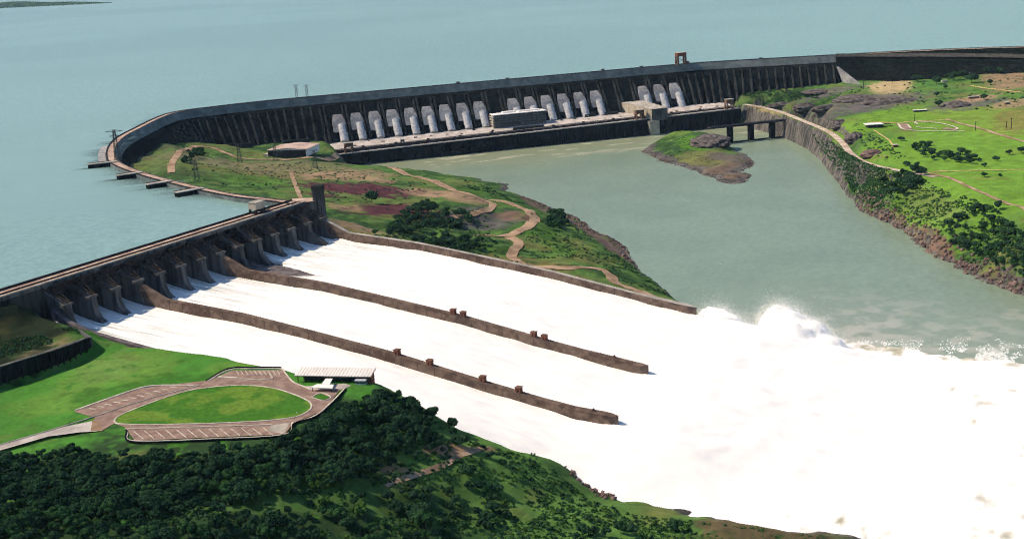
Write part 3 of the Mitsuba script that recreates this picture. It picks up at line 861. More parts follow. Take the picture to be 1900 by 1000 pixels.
# lift tower at the right end of the spillway
k = thing('lift_tower', 'dark concrete lift tower rising at the right end of the spillway', 'tower')
part(k, 'shaft', cat([box((361, -12), (9.5, 10, 54), (1, .25), 186)]), 'pier_concrete')
part(k, 'cap', box((361, -12), (10.6, 11, 5), (1, .25), 236), 'shade_wall')
part(k, 'groove', cat([box((361 - 4.86, -12 - 1), (.4, 2.2, 48), (1, .25), 188), box((358, -17.2), (2.4, .5, 46), (1, .25), 188)]), 'shade_wall')
part(k, 'apron', prism([(343, -3), (358, -14), (372, 2), (362, 24), (345, 20)], 200, 224.7), 'pier_concrete')
part(k, 'platform', prism([(343.5, -2.4), (357, -12), (371, 2), (361, 23), (345, 19)], 224.7, 224.95), 'wing_paving')

k = thing('retaining_wall', 'dark ribbed retaining wall standing above the lawn at the left edge', 'wall')
tt, nr = frames(SHELF)
SH = SHELF[:, :2] + np.array([.6, 1.2])
top_ = np.interp(np.arange(len(SH)), [0, len(SH) * .5, len(SH)], [201.5, 201.8, 199.5])
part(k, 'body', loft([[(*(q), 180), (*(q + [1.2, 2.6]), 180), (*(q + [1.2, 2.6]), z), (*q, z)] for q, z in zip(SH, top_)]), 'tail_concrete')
part(k, 'coping', loft([[(*(q - [.2, .4]), z + .003), (*(q + [1.4, 3.0]), z + .003), (*(q + [1.4, 3.0]), z + .6), (*(q - [.2, .4]), z + .6)] for q, z in zip(SH, top_)]), 'beam_concrete')
for j in range(1, len(SH) - 1):
    part(k, 'rib', box(SH[j] - [.3, .7], (1.0, 1.4, 14 - (j % 3)), tt[j], 186), 'dam_concrete')
part(k, 'end_return', loft([[(*(SH[-1] + np.array([.4, 1.0]) * o), 180), (*(SH[-1] + np.array([.4, 1.0]) * o + [1.5, -.6]), 180), (*(SH[-1] + np.array([.4, 1.0]) * o + [1.5, -.6]), z), (*(SH[-1] + np.array([.4, 1.0]) * o), z)] for o, z in ((0, 199.5), (22, 201.5))]), 'pier_concrete')
# ---------------------------------------------------------------- curved and main concrete dam
dam = thing('concrete_dam', 'long dark concrete buttress dam curving round to the powerhouse', 'dam')
tan, out = frames(curve)
out = out                                                             # right of the walk from the spillway: downstream


def sweep(pth, nrm, prof, closed=True):
    return loft([[(*(q + n_ * o), z) for o, z in prof] for q, n_ in zip(pth, nrm)], closed=closed)


ncut = int(np.argmin(np.hypot(curve[:, 0] - 588, curve[:, 1] - 524)))
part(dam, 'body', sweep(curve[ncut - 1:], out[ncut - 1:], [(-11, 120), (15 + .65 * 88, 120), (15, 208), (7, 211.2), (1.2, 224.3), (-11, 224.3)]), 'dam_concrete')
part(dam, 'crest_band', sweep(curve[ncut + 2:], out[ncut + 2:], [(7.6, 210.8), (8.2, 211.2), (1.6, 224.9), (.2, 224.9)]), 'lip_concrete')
part(dam, 'wing_body', sweep(curve[:ncut + 1], out[:ncut + 1], [(-8, 150), (30, 150), (4.5, 214), (3.4, 224.2), (-8, 224.2)]), 'pier_concrete')
wide = np.interp(np.arange(len(curve)), [0, ncut - 12, ncut + 6, ncut + 30, len(curve)], [4.4, 5.5, 9, 6, 5.0])
cw = curve + out * -3.0
part(dam, 'road_surface', loft([[(*(q + n_ * -w_), 224.5), (*(q + n_ * min(w_, 4.2)), 224.5)] for q, n_, w_ in zip(cw, out, wide)], closed=False), 'wing_paving')
part(dam, 'parapet', sweep(curve, out, [(.5, 224.2), (1.1, 224.2), (1.1, 225.5), (.5, 225.5)]), 'pier_concrete')
part(dam, 'parapet', sweep(curve, out, [(-10.9, 224.2), (-9.8, 224.2), (-9.8, 225.9), (-10.9, 225.9)]), 'dark_steel')
part(dam, 'upstream_slab', sweep(curve, out, [(-10.95, 195), (-9.5, 195), (-9.5, 224.2), (-10.95, 224.2)]), 'lip_concrete')
seg = np.r_[0, np.cumsum(np.linalg.norm(np.diff(curve, axis=0), axis=1))]
mid0 = int(np.argmin(np.hypot(*(curve - sn(0, 60)).T)))
s0 = seg[mid0]
fins_at = []
for m_ in range(-24, 66):
    d0 = s0 + m_ * 17.0 + 8.5
    if -12 < d0 - s0 < 722:
        i_ = int((d0 - s0 - 3) // 34.75)
        d0 = s0 + 3 + 34.75 * i_ + (14.5 if m_ % 2 else 21.5)
    if d0 > seg[-1] - 4 or d0 < seg[ncut + 6]:
        continue
    if any(abs(d0 - o) < 2 for o in fins_at):
        continue
    fins_at.append(d0)
    q = np.array([np.interp(d0, seg, curve[:, 0]), np.interp(d0, seg, curve[:, 1])])
    n_ = np.array([np.interp(d0, seg, out[:, 0]), np.interp(d0, seg, out[:, 1])])
    n_ /= np.linalg.norm(n_)
    a = np.array([-n_[1], n_[0]])
    s_here = d0 - s0
    zl = 140
    r = []
    for z, pr, w_ in [(207.6, .3, 1.3), (200, 1.6, 1.6), (180, 4.2, 2.0), (zl, 8.0, 2.2)]:
        o = 15 + .65 * (208 - z)
        r.append([(*(q + n_ * (o - 5) + a * w_), z), (*(q + n_ * (o + pr) + a * w_), z), (*(q + n_ * (o + pr) - a * w_), z), (*(q + n_ * (o - 5) - a * w_), z)])
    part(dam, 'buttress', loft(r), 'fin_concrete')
# intake piers on the reservoir side of the wing
for i, (a, b) in enumerate([((232, 300), 30), ((266, 321), 25), ((318, 338), 27), ((378, 349.5), 29)]):
    c0 = at(a[0], a[1], 224)[:2]
    j = int(np.argmin(np.hypot(*(curve - c0).T)))
    n_, t_ = -out[j], tan[j]
    c1 = curve[j]
    d = (-.36, .933) if False else n_
    L = (30, 24, 24, 26)[i]
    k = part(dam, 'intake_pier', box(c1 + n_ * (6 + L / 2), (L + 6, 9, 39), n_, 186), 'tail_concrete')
    part(k, 'slab', box(c1 + n_ * (5.5 + L / 2), (L + 8, 9.6, 1.0), n_, 225.002), 'pale_concrete')
    part(k, 'kerb', box(c1 + n_ * (9 + L / 2) + t_ * 4.5, (L + .6, .35, .8), n_, 226.005), 'beam_concrete')
part(dam, 'intake_screen', sweep((curve + out * -21)[ncut - 7:ncut + 14], out[ncut - 7:ncut + 14], [(-1, 190), (9, 190), (9, 223.4), (-1, 223.4)]), 'hood_concrete')
# small kiosks and stair heads on the crest
for s, h in [(250, 5), (352, 4), (560, 5), (640, 4), (905, 4)]:
    c0 = sn(s, 62)
    j = int(np.argmin(np.hypot(*(curve - c0).T)))
    part(dam, 'stair_head', box(curve[j] - out[j] * 7, (7, 4, h), tan[j], 224.4), 'grey_steel')
FIN = curve[-1]
# end block against the rockfill
k = part(dam, 'end_wall', prism([tuple(sn(1036, -20)), tuple(sn(1040, -31)), tuple(sn(1010, -112)), tuple(sn(1004, -110))], 150, 150.1), 'pale_concrete')
e0, e1 = sn(1030, -46), sn(1046, -112)
scene[k] = ply(hexa([(*e0, 160), (*(e0 + TA * 5), 160), (*(e1 + TA * 5), 160), (*e1, 160)], [(*e0, 203), (*(e0 + TA * 5), 203), (*(e1 + TA * 5), 168), (*e1, 168)]), 'hood_concrete')

# rockfill dam
rk = thing('rockfill_dam', 'dark rockfill embankment dam running off to the right edge', 'dam')
rt, ro = frames(rcurve)
rw = []
for i, (q, n_) in enumerate(zip(rcurve, ro)):
    j = lambda s: (meshkit.noise(np.array([i * .9, s, 0.])) - .5) * 3
    sh = np.clip(i / 6, .35, 1)
    berm = np.interp(i, [0, 6, 22, len(rcurve)], [224, 219, 206, 196])
    prof = [(-8, 160), (-8, 224.6), (3, 224.6)] + [(3 + 1.45 * (224.6 - z) + (7 if z < berm else 0) + j(z), z) for z in (220, 216, 212, 208, 204, 200, 196, 192, 188, 184, 180, 174, 168, 160)]
    rw.append([(*(q + n_ * (o if o < 3 else 3 + (o - 3) * sh)), z) for o, z in prof])
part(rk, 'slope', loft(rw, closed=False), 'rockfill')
bz = [np.interp(i, [0, 6, 22, len(rcurve)], [224, 219, 206, 196]) for i in range(len(rcurve))]
part(rk, 'berm', loft([[(*(q + n_ * (3 + (1.45 * (224.6 - zz_) + 1.5 + e) * np.clip(i / 6, .35, 1))), zz_ + .8) for e, zz_ in ((0, z + 3.5), (1.5, z + .6), (8.5, z), (9.5, z - 2.5))] for i, (q, n_, z) in enumerate(zip(rcurve, ro, bz))], closed=False), 'berm_gravel')
part(rk, 'crest_road', loft([[(*(q - n_ * 7), 224.9), (*(q + n_ * 2), 224.9)] for q, n_ in zip(rcurve, ro)], closed=False), 'wing_paving')
part(rk, 'parapet', sweep(rcurve, ro, [(-8.2, 224), (-7.4, 224), (-7.4, 226.2), (-8.2, 226.2)]), 'dark_steel')

# ---------------------------------------------------------------- penstocks
F = lambda z: 60 - .65 * (225 - z)
PEN = [0, 1, 2, 3, 4, 5, 6, 7, 8, 10, 11, 12, 13, 14, 15, 18, 19, 20]
for i in PEN:
    s = 3 + 34.75 * i
    k = part(dam, 'penstock_hood', loft([[sn(s - w_ / 2, F(z) + 4, z), sn(s + w_ / 2, F(z) + 4, z), sn(s + w_ / 2, F(z) - pr, z), sn(s - w_ / 2, F(z) - pr, z)]
                                         for z, w_, pr in [(192, 12, 2.0), (189.5, 17, 5.5), (181, 23, 8.5), (172, 25, 9.0), (160 + 2.5 * math.sin(i * 2.3), 25, 9.0)]]), 'hood_concrete')
    dz = 21.0
    ring = []
    ax3 = np.array([*(-NA * .65), -1.0])
    ax3 /= np.linalg.norm(ax3)
    e1 = np.array([*TA, 0.0])
    e2 = np.cross(ax3, e1)
    for z in np.linspace(172, 143, 5):
        c0 = sn(s + 4.6, F(z) - 7.6, z)
        ring.append([c0 + 7.8 * (math.cos(a) * e1 + math.sin(a) * e2) for a in np.arange(14) * 2 * np.pi / 14])
    part(dam, 'penstock_pipe', loft(ring), 'white_steel', 40)
    part(dam, 'penstock_shade_block', loft([[sn(s + 3, F(z) + 1, z), sn(s + 12.6, F(z) + 1, z), sn(s + 12.2, F(z) - 15, z), sn(s + 3, F(z) - 15, z)] for z in (174 + math.sin(i * 1.7), 159)]), 'grey_steel')  # block added for the dark shadow patch beside the lower hood
    part(dam, 'anchor_block', box(sn(s + 4.6, F(145) - 8), (14, 9, 4.5), TA, 141.5), 'pale_concrete')

# ---------------------------------------------------------------- powerhouse
ph = thing('powerhouse', 'long low powerhouse with a pinkish roof deck at the foot of the dam', 'powerhouse')
lev = lambda s, a, b: a + (b - a) * s / 790


def slab(name, s0_, s1_, n0_, n1_, zb, za0, zb0, za1, zb1, m, holder=None):
    """A slab between n0 and n1 whose top runs from za0 to zb0 (left to right) at n0 and za1 to zb1 at n1."""
    t4 = [sn(s0_, n0_, lev(s0_, za0, zb0)), sn(s1_, n0_, lev(s1_, za0, zb0)), sn(s1_, n1_, lev(s1_, za1, zb1)), sn(s0_, n1_, lev(s0_, za1, zb1))]
    b4 = [np.array([q[0], q[1], zb]) for q in t4]
    return part(holder or ph, name, hexa(b4, t4), m)


slab('upper_block', -22, 792, -64, 14, 96, 137.5, 145, 143, 148, 'deck_paving')
slab('step_shade_strip', -22, 792, -62.5, -60, 130, 138.4, 145.9, 138.4, 145.9, 'dark_steel')  # dark strip standing in for the shadow line along the deck step
slab('lower_deck', -22, 792, -78.5, -64.003, 96, 131, 142, 131, 142, 'deck_paving')
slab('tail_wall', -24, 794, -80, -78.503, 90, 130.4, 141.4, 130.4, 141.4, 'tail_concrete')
slab('parapet', -22, 792, -79.8, -79.0, 120, 132, 143, 132, 143, 'pale_concrete')
slab('shaded_step_wall', -22, 792, -64.6, -64.0, 120, 136.8, 144.3, 137.3, 144.8, 'dark_steel')  # face of the deck step, its shadow put into the dark colour
for j, s in enumerate(np.arange(4, 790, 17.4)):
    part(ph, 'tail_pier', hexa([sn(s - 1.6, -83, 92), sn(s + 1.6, -83, 92), sn(s + 1.6, -80.002, 92), sn(s - 1.6, -80.002, 92)],
                               [sn(s - 1.6, -81.5, lev(s, 125, 136)), sn(s + 1.6, -81.5, lev(s, 125, 136)), sn(s + 1.6, -80.002, lev(s, 125, 136)), sn(s - 1.6, -80.002, lev(s, 125, 136))]), 'tail_concrete' if j % 3 else 'dam_concrete')
for j in range(26):
    s, n_ = 20 + j * 29.5 + random.uniform(-6, 6), random.uniform(-52, -12)
    if 288 < s < 412 or 560 < s < 625:
        continue
    z = lev(s, 137.5, 145) + (n_ + 64) / 78 * 4
    part(ph, 'roof_vent', box(sn(s, n_), (random.uniform(3, 7), random.uniform(2.5, 4), random.uniform(1.4, 2.8)), TA, z - .3), random.choice(['dark_steel', 'rust_steel', 'grey_steel', 'pale_concrete']))
for j, s in enumerate(np.arange(30, 780, 62)):
    z = lev(s, 137.5, 145)
    part(ph, 'rail_truck', box(sn(s, -63), (5, 3.4, 2.4), TA, z + .4), 'dark_steel')
for s, w_ in [(354, 62), (500, 22), (545, 30)]:
    part(ph, 'service_block', box(sn(s, -58 if w_ > 40 else -4), (w_, 5, 5.5), TA, lev(s, 136.5, 144) + (0 if w_ > 40 else 3)), 'shade_wall')

cb = thing('control_building', 'long five storey control building on the powerhouse roof', 'building')
zc = 142.5
for fl in range(5):
    part(cb, 'floor_slab', box(sn(349, -9), (106, 26, 1.5), TA, zc + 4.9 * fl), 'shaded_concrete')  # shade of the front is put into this darker slab colour
    part(cb, 'lit_end_slab', box(sn(294.8, -9), (2.2, 26.6, 1.9), TA, zc + 4.9 * fl - .2), 'pale_concrete')  # same slabs painted paler where the left end is sunlit
    part(cb, 'window_band', box(sn(349, -9), (104.4, 24.4, 3.4), TA, zc + 4.9 * fl + 1.5), 'window_glass')
    for j in range(27):
        part(cb, 'mullion', box(sn(297.5 + j * 3.96, -21.6), (.5, .8, 3.4), TA, zc + 4.9 * fl + 1.5), 'grey_steel') if j % 2 == 0 else None
part(cb, 'roof', box(sn(349, -9), (108, 27.4, 1.2), TA, zc + 24.5), 'roof_white')
part(cb, 'roof_house', box(sn(331, -4), (26, 10, 2.6), TA, zc + 25.7), 'roof_white')
part(cb, 'roof_house', box(sn(372, -4), (44, 11, 2.2), TA, zc + 25.7), 'roof_white')
part(cb, 'end_wall', box(sn(296.6, -9), (.9, 9, 24.5), TA, zc), 'cream_wall')

eb = thing('assembly_hall', 'cream windowless assembly hall standing across the powerhouse', 'building')
H4 = [(574, 10), (620, 10), (632, -86), (598, -86)]
t4 = [sn(a, b, z) for (a, b), z in zip(H4, (165, 165, 159, 159))]
wq = lambda a, b, z: [sn(x, y, z) for x, y in ((a, b),)]
part(eb, 'wall', loft([[sn(a, b, 135.5) for a, b in H4[::-1]], [np.array([q[0], q[1], q[2] - 1.0]) for q in t4[::-1]]]), 'cream_wall')
part(eb, 'roof', loft([[np.array([q[0], q[1], q[2] - .997]) + np.array([*(o * 1.2), 0]) for q, o in zip(t4[::-1], [TA + NA * 0 - NA, TA + NA, -TA + NA, -TA - NA][::-1])] for _ in (0,)] +
                       [[np.array([q[0], q[1], q[2]]) for q in t4[::-1]]]), 'pale_concrete')
part(eb, 'shaded_front', hexa([sn(598.6, -86.7, 136), sn(631.4, -86.7, 136), sn(631.4, -86.003, 136), sn(598.6, -86.003, 136)], [sn(598.6, -86.7, 157.6), sn(631.4, -86.7, 157.6), sn(631.4, -86.003, 157.6), sn(598.6, -86.003, 157.6)]), 'pier_concrete')  # darker sheet over the cream wall, painting the unlit end in shade
part(eb, 'column', hexa([sn(596, -92, 98), sn(612, -92, 98), sn(612, -81, 98), sn(596, -81, 98)], [sn(590, -90, 135.5), sn(612, -90, 135.5), sn(612, -81, 135.5), sn(590, -81, 135.5)]), 'cream_wall')
part(eb, 'doorway', hexa([sn(585.0, -56, 136), sn(586.5, -56, 136), sn(588.3, -70, 136), sn(586.8, -70, 136)], [sn(585.0, -56, 150), sn(586.5, -56, 150), sn(588.3, -70, 150), sn(586.8, -70, 150)]), 'shade_wall')
for j in range(5):
    s_, n_ = 574.0 + j * 5.2 - .6, 4 - j * 19.5
    part(eb, 'wall_rib', box(sn(s_ + .2, n_), (.8, .9, 20), TA, 136.5), 'pale_concrete')

for lab, s, w_, hh in [('gantry crane at the left end of the powerhouse deck', 2, 16, 19), ('gantry crane on the powerhouse deck beside the cream hall', 578, 17, 19), ('gantry crane at the right end of the powerhouse deck', 772, 16, 20)]:
    portal_crane(lab, sn(s, -71), TA, w_, 11, hh, lev(s, 131, 142), .42, leg='rust_steel', top='rust_steel')
portal_crane('small gantry crane on the powerhouse deck near the third penstock', sn(104, -66), TA, 7, 6, 8, lev(104, 136.5, 144), .5, top='dark_steel', leg='dark_steel', roofm='white_steel')
k = portal_crane('tall reddish gantry crane on top of the main dam crest', sn(731, 64), TA, 21, 13, 25, 224.6, .3, leg='rust_steel', top='hut_brick')
part(k, 'brace', cat([tube(sn(722 + o, 58, 229), sn(739 - o, 58, 240), .5) for o in (0, 17)]), 'rust_steel')
part(k, 'cabin', box(sn(745, 62), (6, 6, 6), TA, 224.6), 'rust_steel')


def lattice(label, c_, h, wb, wt, arms, name='pylon', mat_='grey_steel', bz=None, group=None, r=.22, dirn=(1, 0)):
    k = thing(name, label, 'pylon', group)
    z0 = (float(ground(c_[0], c_[1])) - .5) if bz is None else bz
    a = np.array(dirn, float) / np.linalg.norm(dirn)
    b = np.array([-a[1], a[0]])
    cc = np.array(c_[:2])
    pt = lambda sx, sy, t: np.array([*(cc + (a * sx + b * sy) * (wb + (wt - wb) * t) / 2), z0 + h * t])
    for sx in (-1, 1):
        for sy in (-1, 1):
            part(k, 'leg', tube(pt(sx, sy, 0), pt(sx, sy, 1), r, k=4), mat_)
    br = []
    lv = np.linspace(0, 1, 7)
    for t0, t1 in zip(lv[:-1], lv[1:]):
        for (s1, s2) in (((-1, -1), (1, -1)), ((1, -1), (1, 1)), ((1, 1), (-1, 1)), ((-1, 1), (-1, -1))):
            br += [tube(pt(*s1, t0), pt(*s2, t1), r * .7, k=3), tube(pt(*s2, t0), pt(*s1, t1), r * .7, k=3)]
    part(k, 'bracing', cat(br), mat_)
    for t, l in arms:
        q = np.array([*cc, z0 + h * t])
        e = np.array([*(a * l), 0])
        part(k, 'crossarm', cat([tube(q - e, q + e, r, k=4), tube(q - e, q + [0, 0, 2.5], r * .7, k=3), tube(q + e, q + [0, 0, 2.5], r * .7, k=3)]), mat_)
    return k


rv = RIGHT[:2] / np.linalg.norm(RIGHT[:2])
base = at(226, 300, 224)
jw = int(np.argmin(np.hypot(*(curve - base[:2]).T)))
lattice('grey lattice pylon standing at the outer bend of the curved dam', at(219, 302, 222), 53, 8, 2.6, [(.96, 12), (.84, 7)], bz=214, r=.4, dirn=rv)
for s, hh, l, lab in [(-66, 26, 3, 'left of two grey lattice masts on the main dam crest left of the penstocks'), (-46, 24, 3, 'right of two grey lattice masts on the main dam crest left of the penstocks')]:
    lattice(lab, sn(s, 65), hh, 4, 3, [(.95, 6), (.6, 4)], name='lattice_mast', bz=224.5, group='twin masts on the dam crest', r=.2, dirn=TA)
for px, py, lab in [(445, 302, 'grey lattice pylon on dry grass left of the warehouse'), (512, 300, 'grey lattice pylon in front of the warehouse'), (585, 312, 'grey lattice pylon right of the warehouse'), (366, 338, 'grey lattice pylon near the bend of the curved dam road')]:
    q = foot(px, py)
    lattice(lab, q, 30, 7, 2.2, [(.95, 6), (.8, 7)], dirn=rv, r=.24)

# warehouse beside the powerhouse
wa, wb_ = at(497, 291, 150)[:2], at(569, 289, 150)[:2]
e1 = (wb_ - wa) / np.linalg.norm(wb_ - wa)
e2 = np.array([-e1[1], e1[0]])
L1, L2 = np.linalg.norm(wb_ - wa), 66.0
wh = thing('warehouse', 'wide warehouse with a pale pitched roof left of the powerhouse', 'building')
zb = 148.0
g = lambda u, v, z: np.array([*(wa + e1 * u + e2 * v), z])
part(wh, 'wall', loft([[g(0, 0, zb), g(L1, 0, zb), g(L1, 0, zb + 12.5), g(L1 / 2, 0, zb + 15.5), g(0, 0, zb + 12.5)], [g(0, L2, zb), g(L1, L2, zb), g(L1, L2, zb + 12.5), g(L1 / 2, L2, zb + 15.5), g(0, L2, zb + 12.5)]]), 'roof_white')
part(wh, 'shaded_front', hexa([g(1, -.6, zb), g(L1 - 1, -.6, zb), g(L1 - 1, -.003, zb), g(1, -.003, zb)], [g(1, -.6, zb + 12), g(L1 - 1, -.6, zb + 12), g(L1 - 1, -.003, zb + 12), g(1, -.003, zb + 12)]), 'shade_wall')  # dark sheet over the white wall, painting the front in shade
for s0_, s1_ in ((0, L1 / 2), (L1 / 2, L1)):
    z0_, z1_ = (12.6, 15.7) if s0_ == 0 else (15.7, 12.6)
    d0_, d1_ = (-1.5, 0) if s0_ == 0 else (0, 1.5)
    part(wh, 'roof', hexa([g(s0_ + d0_, -1.5, zb + z0_), g(s1_ + d1_, -1.5, zb + z1_), g(s1_ + d1_, L2 + 1, zb + z1_), g(s0_ + d0_, L2 + 1, zb + z0_)], [g(s0_ + d0_, -1.5, zb + z0_ + .5), g(s1_ + d1_, -1.5, zb + z1_ + .5), g(s1_ + d1_, L2 + 1, zb + z1_ + .5), g(s0_ + d0_, L2 + 1, zb + z0_ + .5)]), 'roof_pink')
part(wh, 'annexe', hexa([g(-9, 2, zb), g(-.003, 2, zb), g(-.003, 26, zb), g(-9, 26, zb)], [g(-9, 2, zb + 6), g(-.003, 2, zb + 6.6), g(-.003, 26, zb + 6.6), g(-9, 26, zb + 6)]), 'cream_wall')
for j in range(6):
    part(wh, 'gate', box(g(6 + j * 11, -.9, 0)[:2], (6.5, .5, 8), e1, zb), 'dark_steel')
lo = thing('retaining_wall', 'dark retaining wall behind the warehouse at the dam foot', 'wall')
part(lo, 'body', cat([hexa([sn(-230, -30, 140), sn(-165, -22, 140), sn(-165, -19, 140), sn(-230, -27, 140)], [sn(-230, -30, 163), sn(-165, -22, 160), sn(-165, -19, 160), sn(-230, -27, 163)]), hexa([sn(-110, -24, 140), sn(-60, -14, 140), sn(-60, -10, 140), sn(-110, -20, 140)], [sn(-110, -24, 159), sn(-60, -14, 156), sn(-60, -10, 156), sn(-110, -20, 159)])]), 'shade_wall')

# ---------------------------------------------------------------- bridge to the right bank
br = thing('bridge', 'dark girder bridge on piers crossing the tailrace to the right bank', 'bridge')
b0, b1 = at(1318, 238, 139)[:2], at(1466, 220.5, 141)[:2]
bd = b1 - b0
BL = np.linalg.norm(bd)
bd /= BL
part(br, 'deck', box((b0 + b1) / 2, (BL + 8, 8, 2.6), bd, 137.6), 'dark_steel')
part(br, 'road_surface', box((b0 + b1) / 2, (BL + 8, 6.6, .12), bd, 140.2), 'paver_red')
for s in (-1, 1):
    part(br, 'railing', box((b0 + b1) / 2 + np.array([-bd[1], bd[0]]) * 3.7 * s, (BL + 8, .4, 1.2), bd, 140.2), 'grey_steel')
for t in (.24, .5, .77, .97):
    part(br, 'pier', box(b0 + bd * BL * t, (10, 7, 50), bd, 87.6), 'tail_concrete')
part(br, 'sill', box((b0 + b1) / 2 + bd * 12, (BL - 20, 6, 3.2), bd, 106.6), 'tail_concrete')

# ---------------------------------------------------------------- roads and paths
def ribbon(name, pix, w, m, lift=.55, step=4, z=None):
    p2 = [(foot(x, y) if z is None else at(x, y, z))[:2] for x, y in pix]
    c_ = spline(p2, step)
    _, nr = frames(c_)
    off = np.linspace(-.5, .5, 5) * w
    lp, rp = [1 + .5 * (meshkit.noise(np.c_[c_ / 13, np.full(len(c_), o)], 55) - .5) for o in (1.5, 7.5)]
    off = off[None, :] * np.where(off[None, :] < 0, lp[:, None], rp[:, None])
    xy = c_[:, None] + nr[:, None] * off[:, :, None]
    zz = ground(xy[..., 0], xy[..., 1])
    zz = np.maximum(zz, gaussian_filter(zz, (2, 1))) + lift
    return struct(name, loft(np.dstack([xy, zz]), closed=False), m)


for key, q in {'dirt_road': ([(640, 296), (690, 303), (740, 317), (790, 333), (835, 352), (880, 365), (925, 374), (962, 384), (984, 396), (992, 410), (980, 422), (955, 432), (940, 440)], 14),
               'dirt_road_001': ([(935, 436), (955, 446), (962, 456), (952, 468), (950, 478), (968, 490), (1010, 496), (1060, 498), (1110, 501), (1130, 510), (1142, 525), (1165, 534), (1205, 548), (1250, 568)], 12),
               'dirt_road_002': ([(865, 368), (900, 374), (914, 380), (905, 391), (880, 398), (840, 404)], 10),
               'dirt_road_003': ([(560, 375), (548, 345), (540, 320)], 6),
               'dirt_road_004': ([(318, 322), (318, 305), (330, 288), (352, 276), (390, 274), (420, 284), (470, 296), (600, 296), (645, 297)], 10),
               'dirt_road_005': ([(880, 438), (905, 437), (940, 440)], 6)}.items():
    ribbon('dirt_road', q[0], q[1], 'dirt_track')
_, nr = frames(road3)
struct('road', loft([[(*(q[:2] + n_ * o), q[2] + .5) for o in (-5.5, -2, 2, 5.5)] for q, n_ in zip(road3, nr)], closed=False), 'pale_track')
ribbon('road', [(1700, 318), (1740, 326), (1780, 339), (1830, 362), (1870, 380), (1920, 402)], 5, 'dirt_track')
ribbon('road', [(1730, 320), (1790, 318), (1850, 317), (1920, 315)], 3, 'yellow_sand')
ribbon('road', [(1755, 222), (1790, 232), (1830, 243), (1870, 255), (1920, 270)], 6, 'dirt_track')
ribbon('road', [(1610, 226), (1660, 229), (1700, 226), (1760, 224)], 4, 'yellow_sand')
ribbon('path', [(1620, 242), (1645, 258), (1658, 272)], 2.5, 'yellow_sand')
ribbon('dirt_road', [(715, 902), (745, 890), (780, 879), (815, 866), (850, 851), (872, 842), (893, 834)], 4.2, 'dirt_track', lift=.4)
ribbon('path', [(40, 560), (75, 582), (108, 600)], 1.6, 'pale_concrete', lift=.5)
ribbon('dirt_road', [(1800, 160), (1840, 166), (1920, 176)], 5, 'yellow_sand')

# near car park on the left bank
z = LOT
Lp = lambda pts: [at(x, y, z)[:2] for x, y in pts]


def area(name, pts, lift, m):
    return struct(name, sheet(Lp(pts), z + lift), m)


area('parking_area', [(232, 793), (212, 786), (188, 800), (172, 800), (176, 774), (215, 752), (290, 722), (360, 713), (388, 707), (428, 688), (524, 687), (548, 712), (575, 724), (632, 722), (600, 762), (545, 785), (528, 806), (250, 818)], .3, 'paver_red')
area('access_road', [(-30, 838), (-30, 850), (0, 836), (90, 810), (150, 802), (180, 801), (178, 780), (110, 794), (30, 816), (-30, 836)], .3, 'deck_paving')
isle = [(212, 783), (216, 776), (235, 766), (300, 741), (360, 724), (440, 716), (500, 720), (540, 731), (570, 744), (578, 755), (568, 766), (540, 776), (470, 783), (340, 788), (230, 788)]
area('parking_area', [(138, 764), (190, 745), (255, 722), (292, 716.5), (388, 706), (360, 715), (290, 724), (215, 754), (178, 776)], .27, 'paver_red')
c_ = spline([*Lp(isle), Lp(isle)[0]], 2)
mat('mown_grass', lambda p, n, uv: mix((.045, .15, .014), (.11, .20, .025), smoothstep(.4, .7, fbm(p.x / 14, p.y / 14))) * (.8 + .4 * noise(p.x / 2, p.y / 2)), .9, .1)
struct('lawn_island', prism(c_[:-1], z, z + .5), 'mown_grass')


def line(name, pts, w, m='kerb_pale', lift=.5, close=False, hgt=.25):
    p2 = Lp(pts)
    c_ = spline(p2 + ([p2[0]] if close else []), 2)
    _, nr = frames(c_)
    return struct(name, loft([[(*(q - n_ * w / 2), z + .1), (*(q + n_ * w / 2), z + .1), (*(q + n_ * w / 2), z + lift + hgt), (*(q - n_ * w / 2), z + lift + hgt)] for q, n_ in zip(c_, nr)]), m)


line('kerb', isle, 1.1, close=True)
line('kerb', [(236, 803), (250, 819), (400, 815), (527, 807), (543, 784)], 1.0)
line('kerb', [(140, 762), (185, 746), (255, 722), (292, 716), (360, 716)], 1.6)
line('kerb', [(385, 708), (425, 687), (470, 685), (520, 685), (530, 694), (545, 710), (575, 722)], 1.0)
line('kerb', [(545, 786), (585, 772), (612, 750), (640, 722)], 1.2)
line('kerb', [(232, 797), (380, 793), (505, 789)], .9)
line('kerb', [(0, 826), (90, 800), (180, 772), (240, 752), (300, 734), (370, 716)], .8, 'pale_concrete')
line('kerb', [(440, 704), (490, 705), (505, 703), (500, 693)], .9)
line('kerb', [(405, 700), (440, 702)], 2.0)
line('kerb', [(578, 738), (596, 730), (614, 738), (600, 744)], .7, close=True)
struct('lawn_patch', sheet(Lp([(580, 738), (596, 731), (612, 738), (600, 743)]), z + .55), 'mown_grass')
for i in range(13):                                                    # stall strips of the lower row
    x = 262 + i * 20
    line('stall_line', [(x - 14, 800.5 - i * .55), (x + 4, 815 - i * .65)], .55, lift=.32, hgt=.1)
for i in range(10):
    x = 440 + i * 8.5
    line('stall_line', [(x - 2, 688), (x + 3, 696)], .5, lift=.32, hgt=.1)
for i in range(12):
    x, y = 165 + i * 15, 758 - i * 4.0
    line('stall_line', [(x, y), (x + 13, y + 2.0)], .9, lift=.32, hgt=.1)
line('shaded_low_wall', [(234, 799), (249, 821.5), (400, 817.5), (530, 809), (546, 787), (587, 774), (614, 752), (642, 723)], .9, 'tail_concrete', lift=.75, hgt=.3)  # low wall, near-black so the colour carries its shaded face
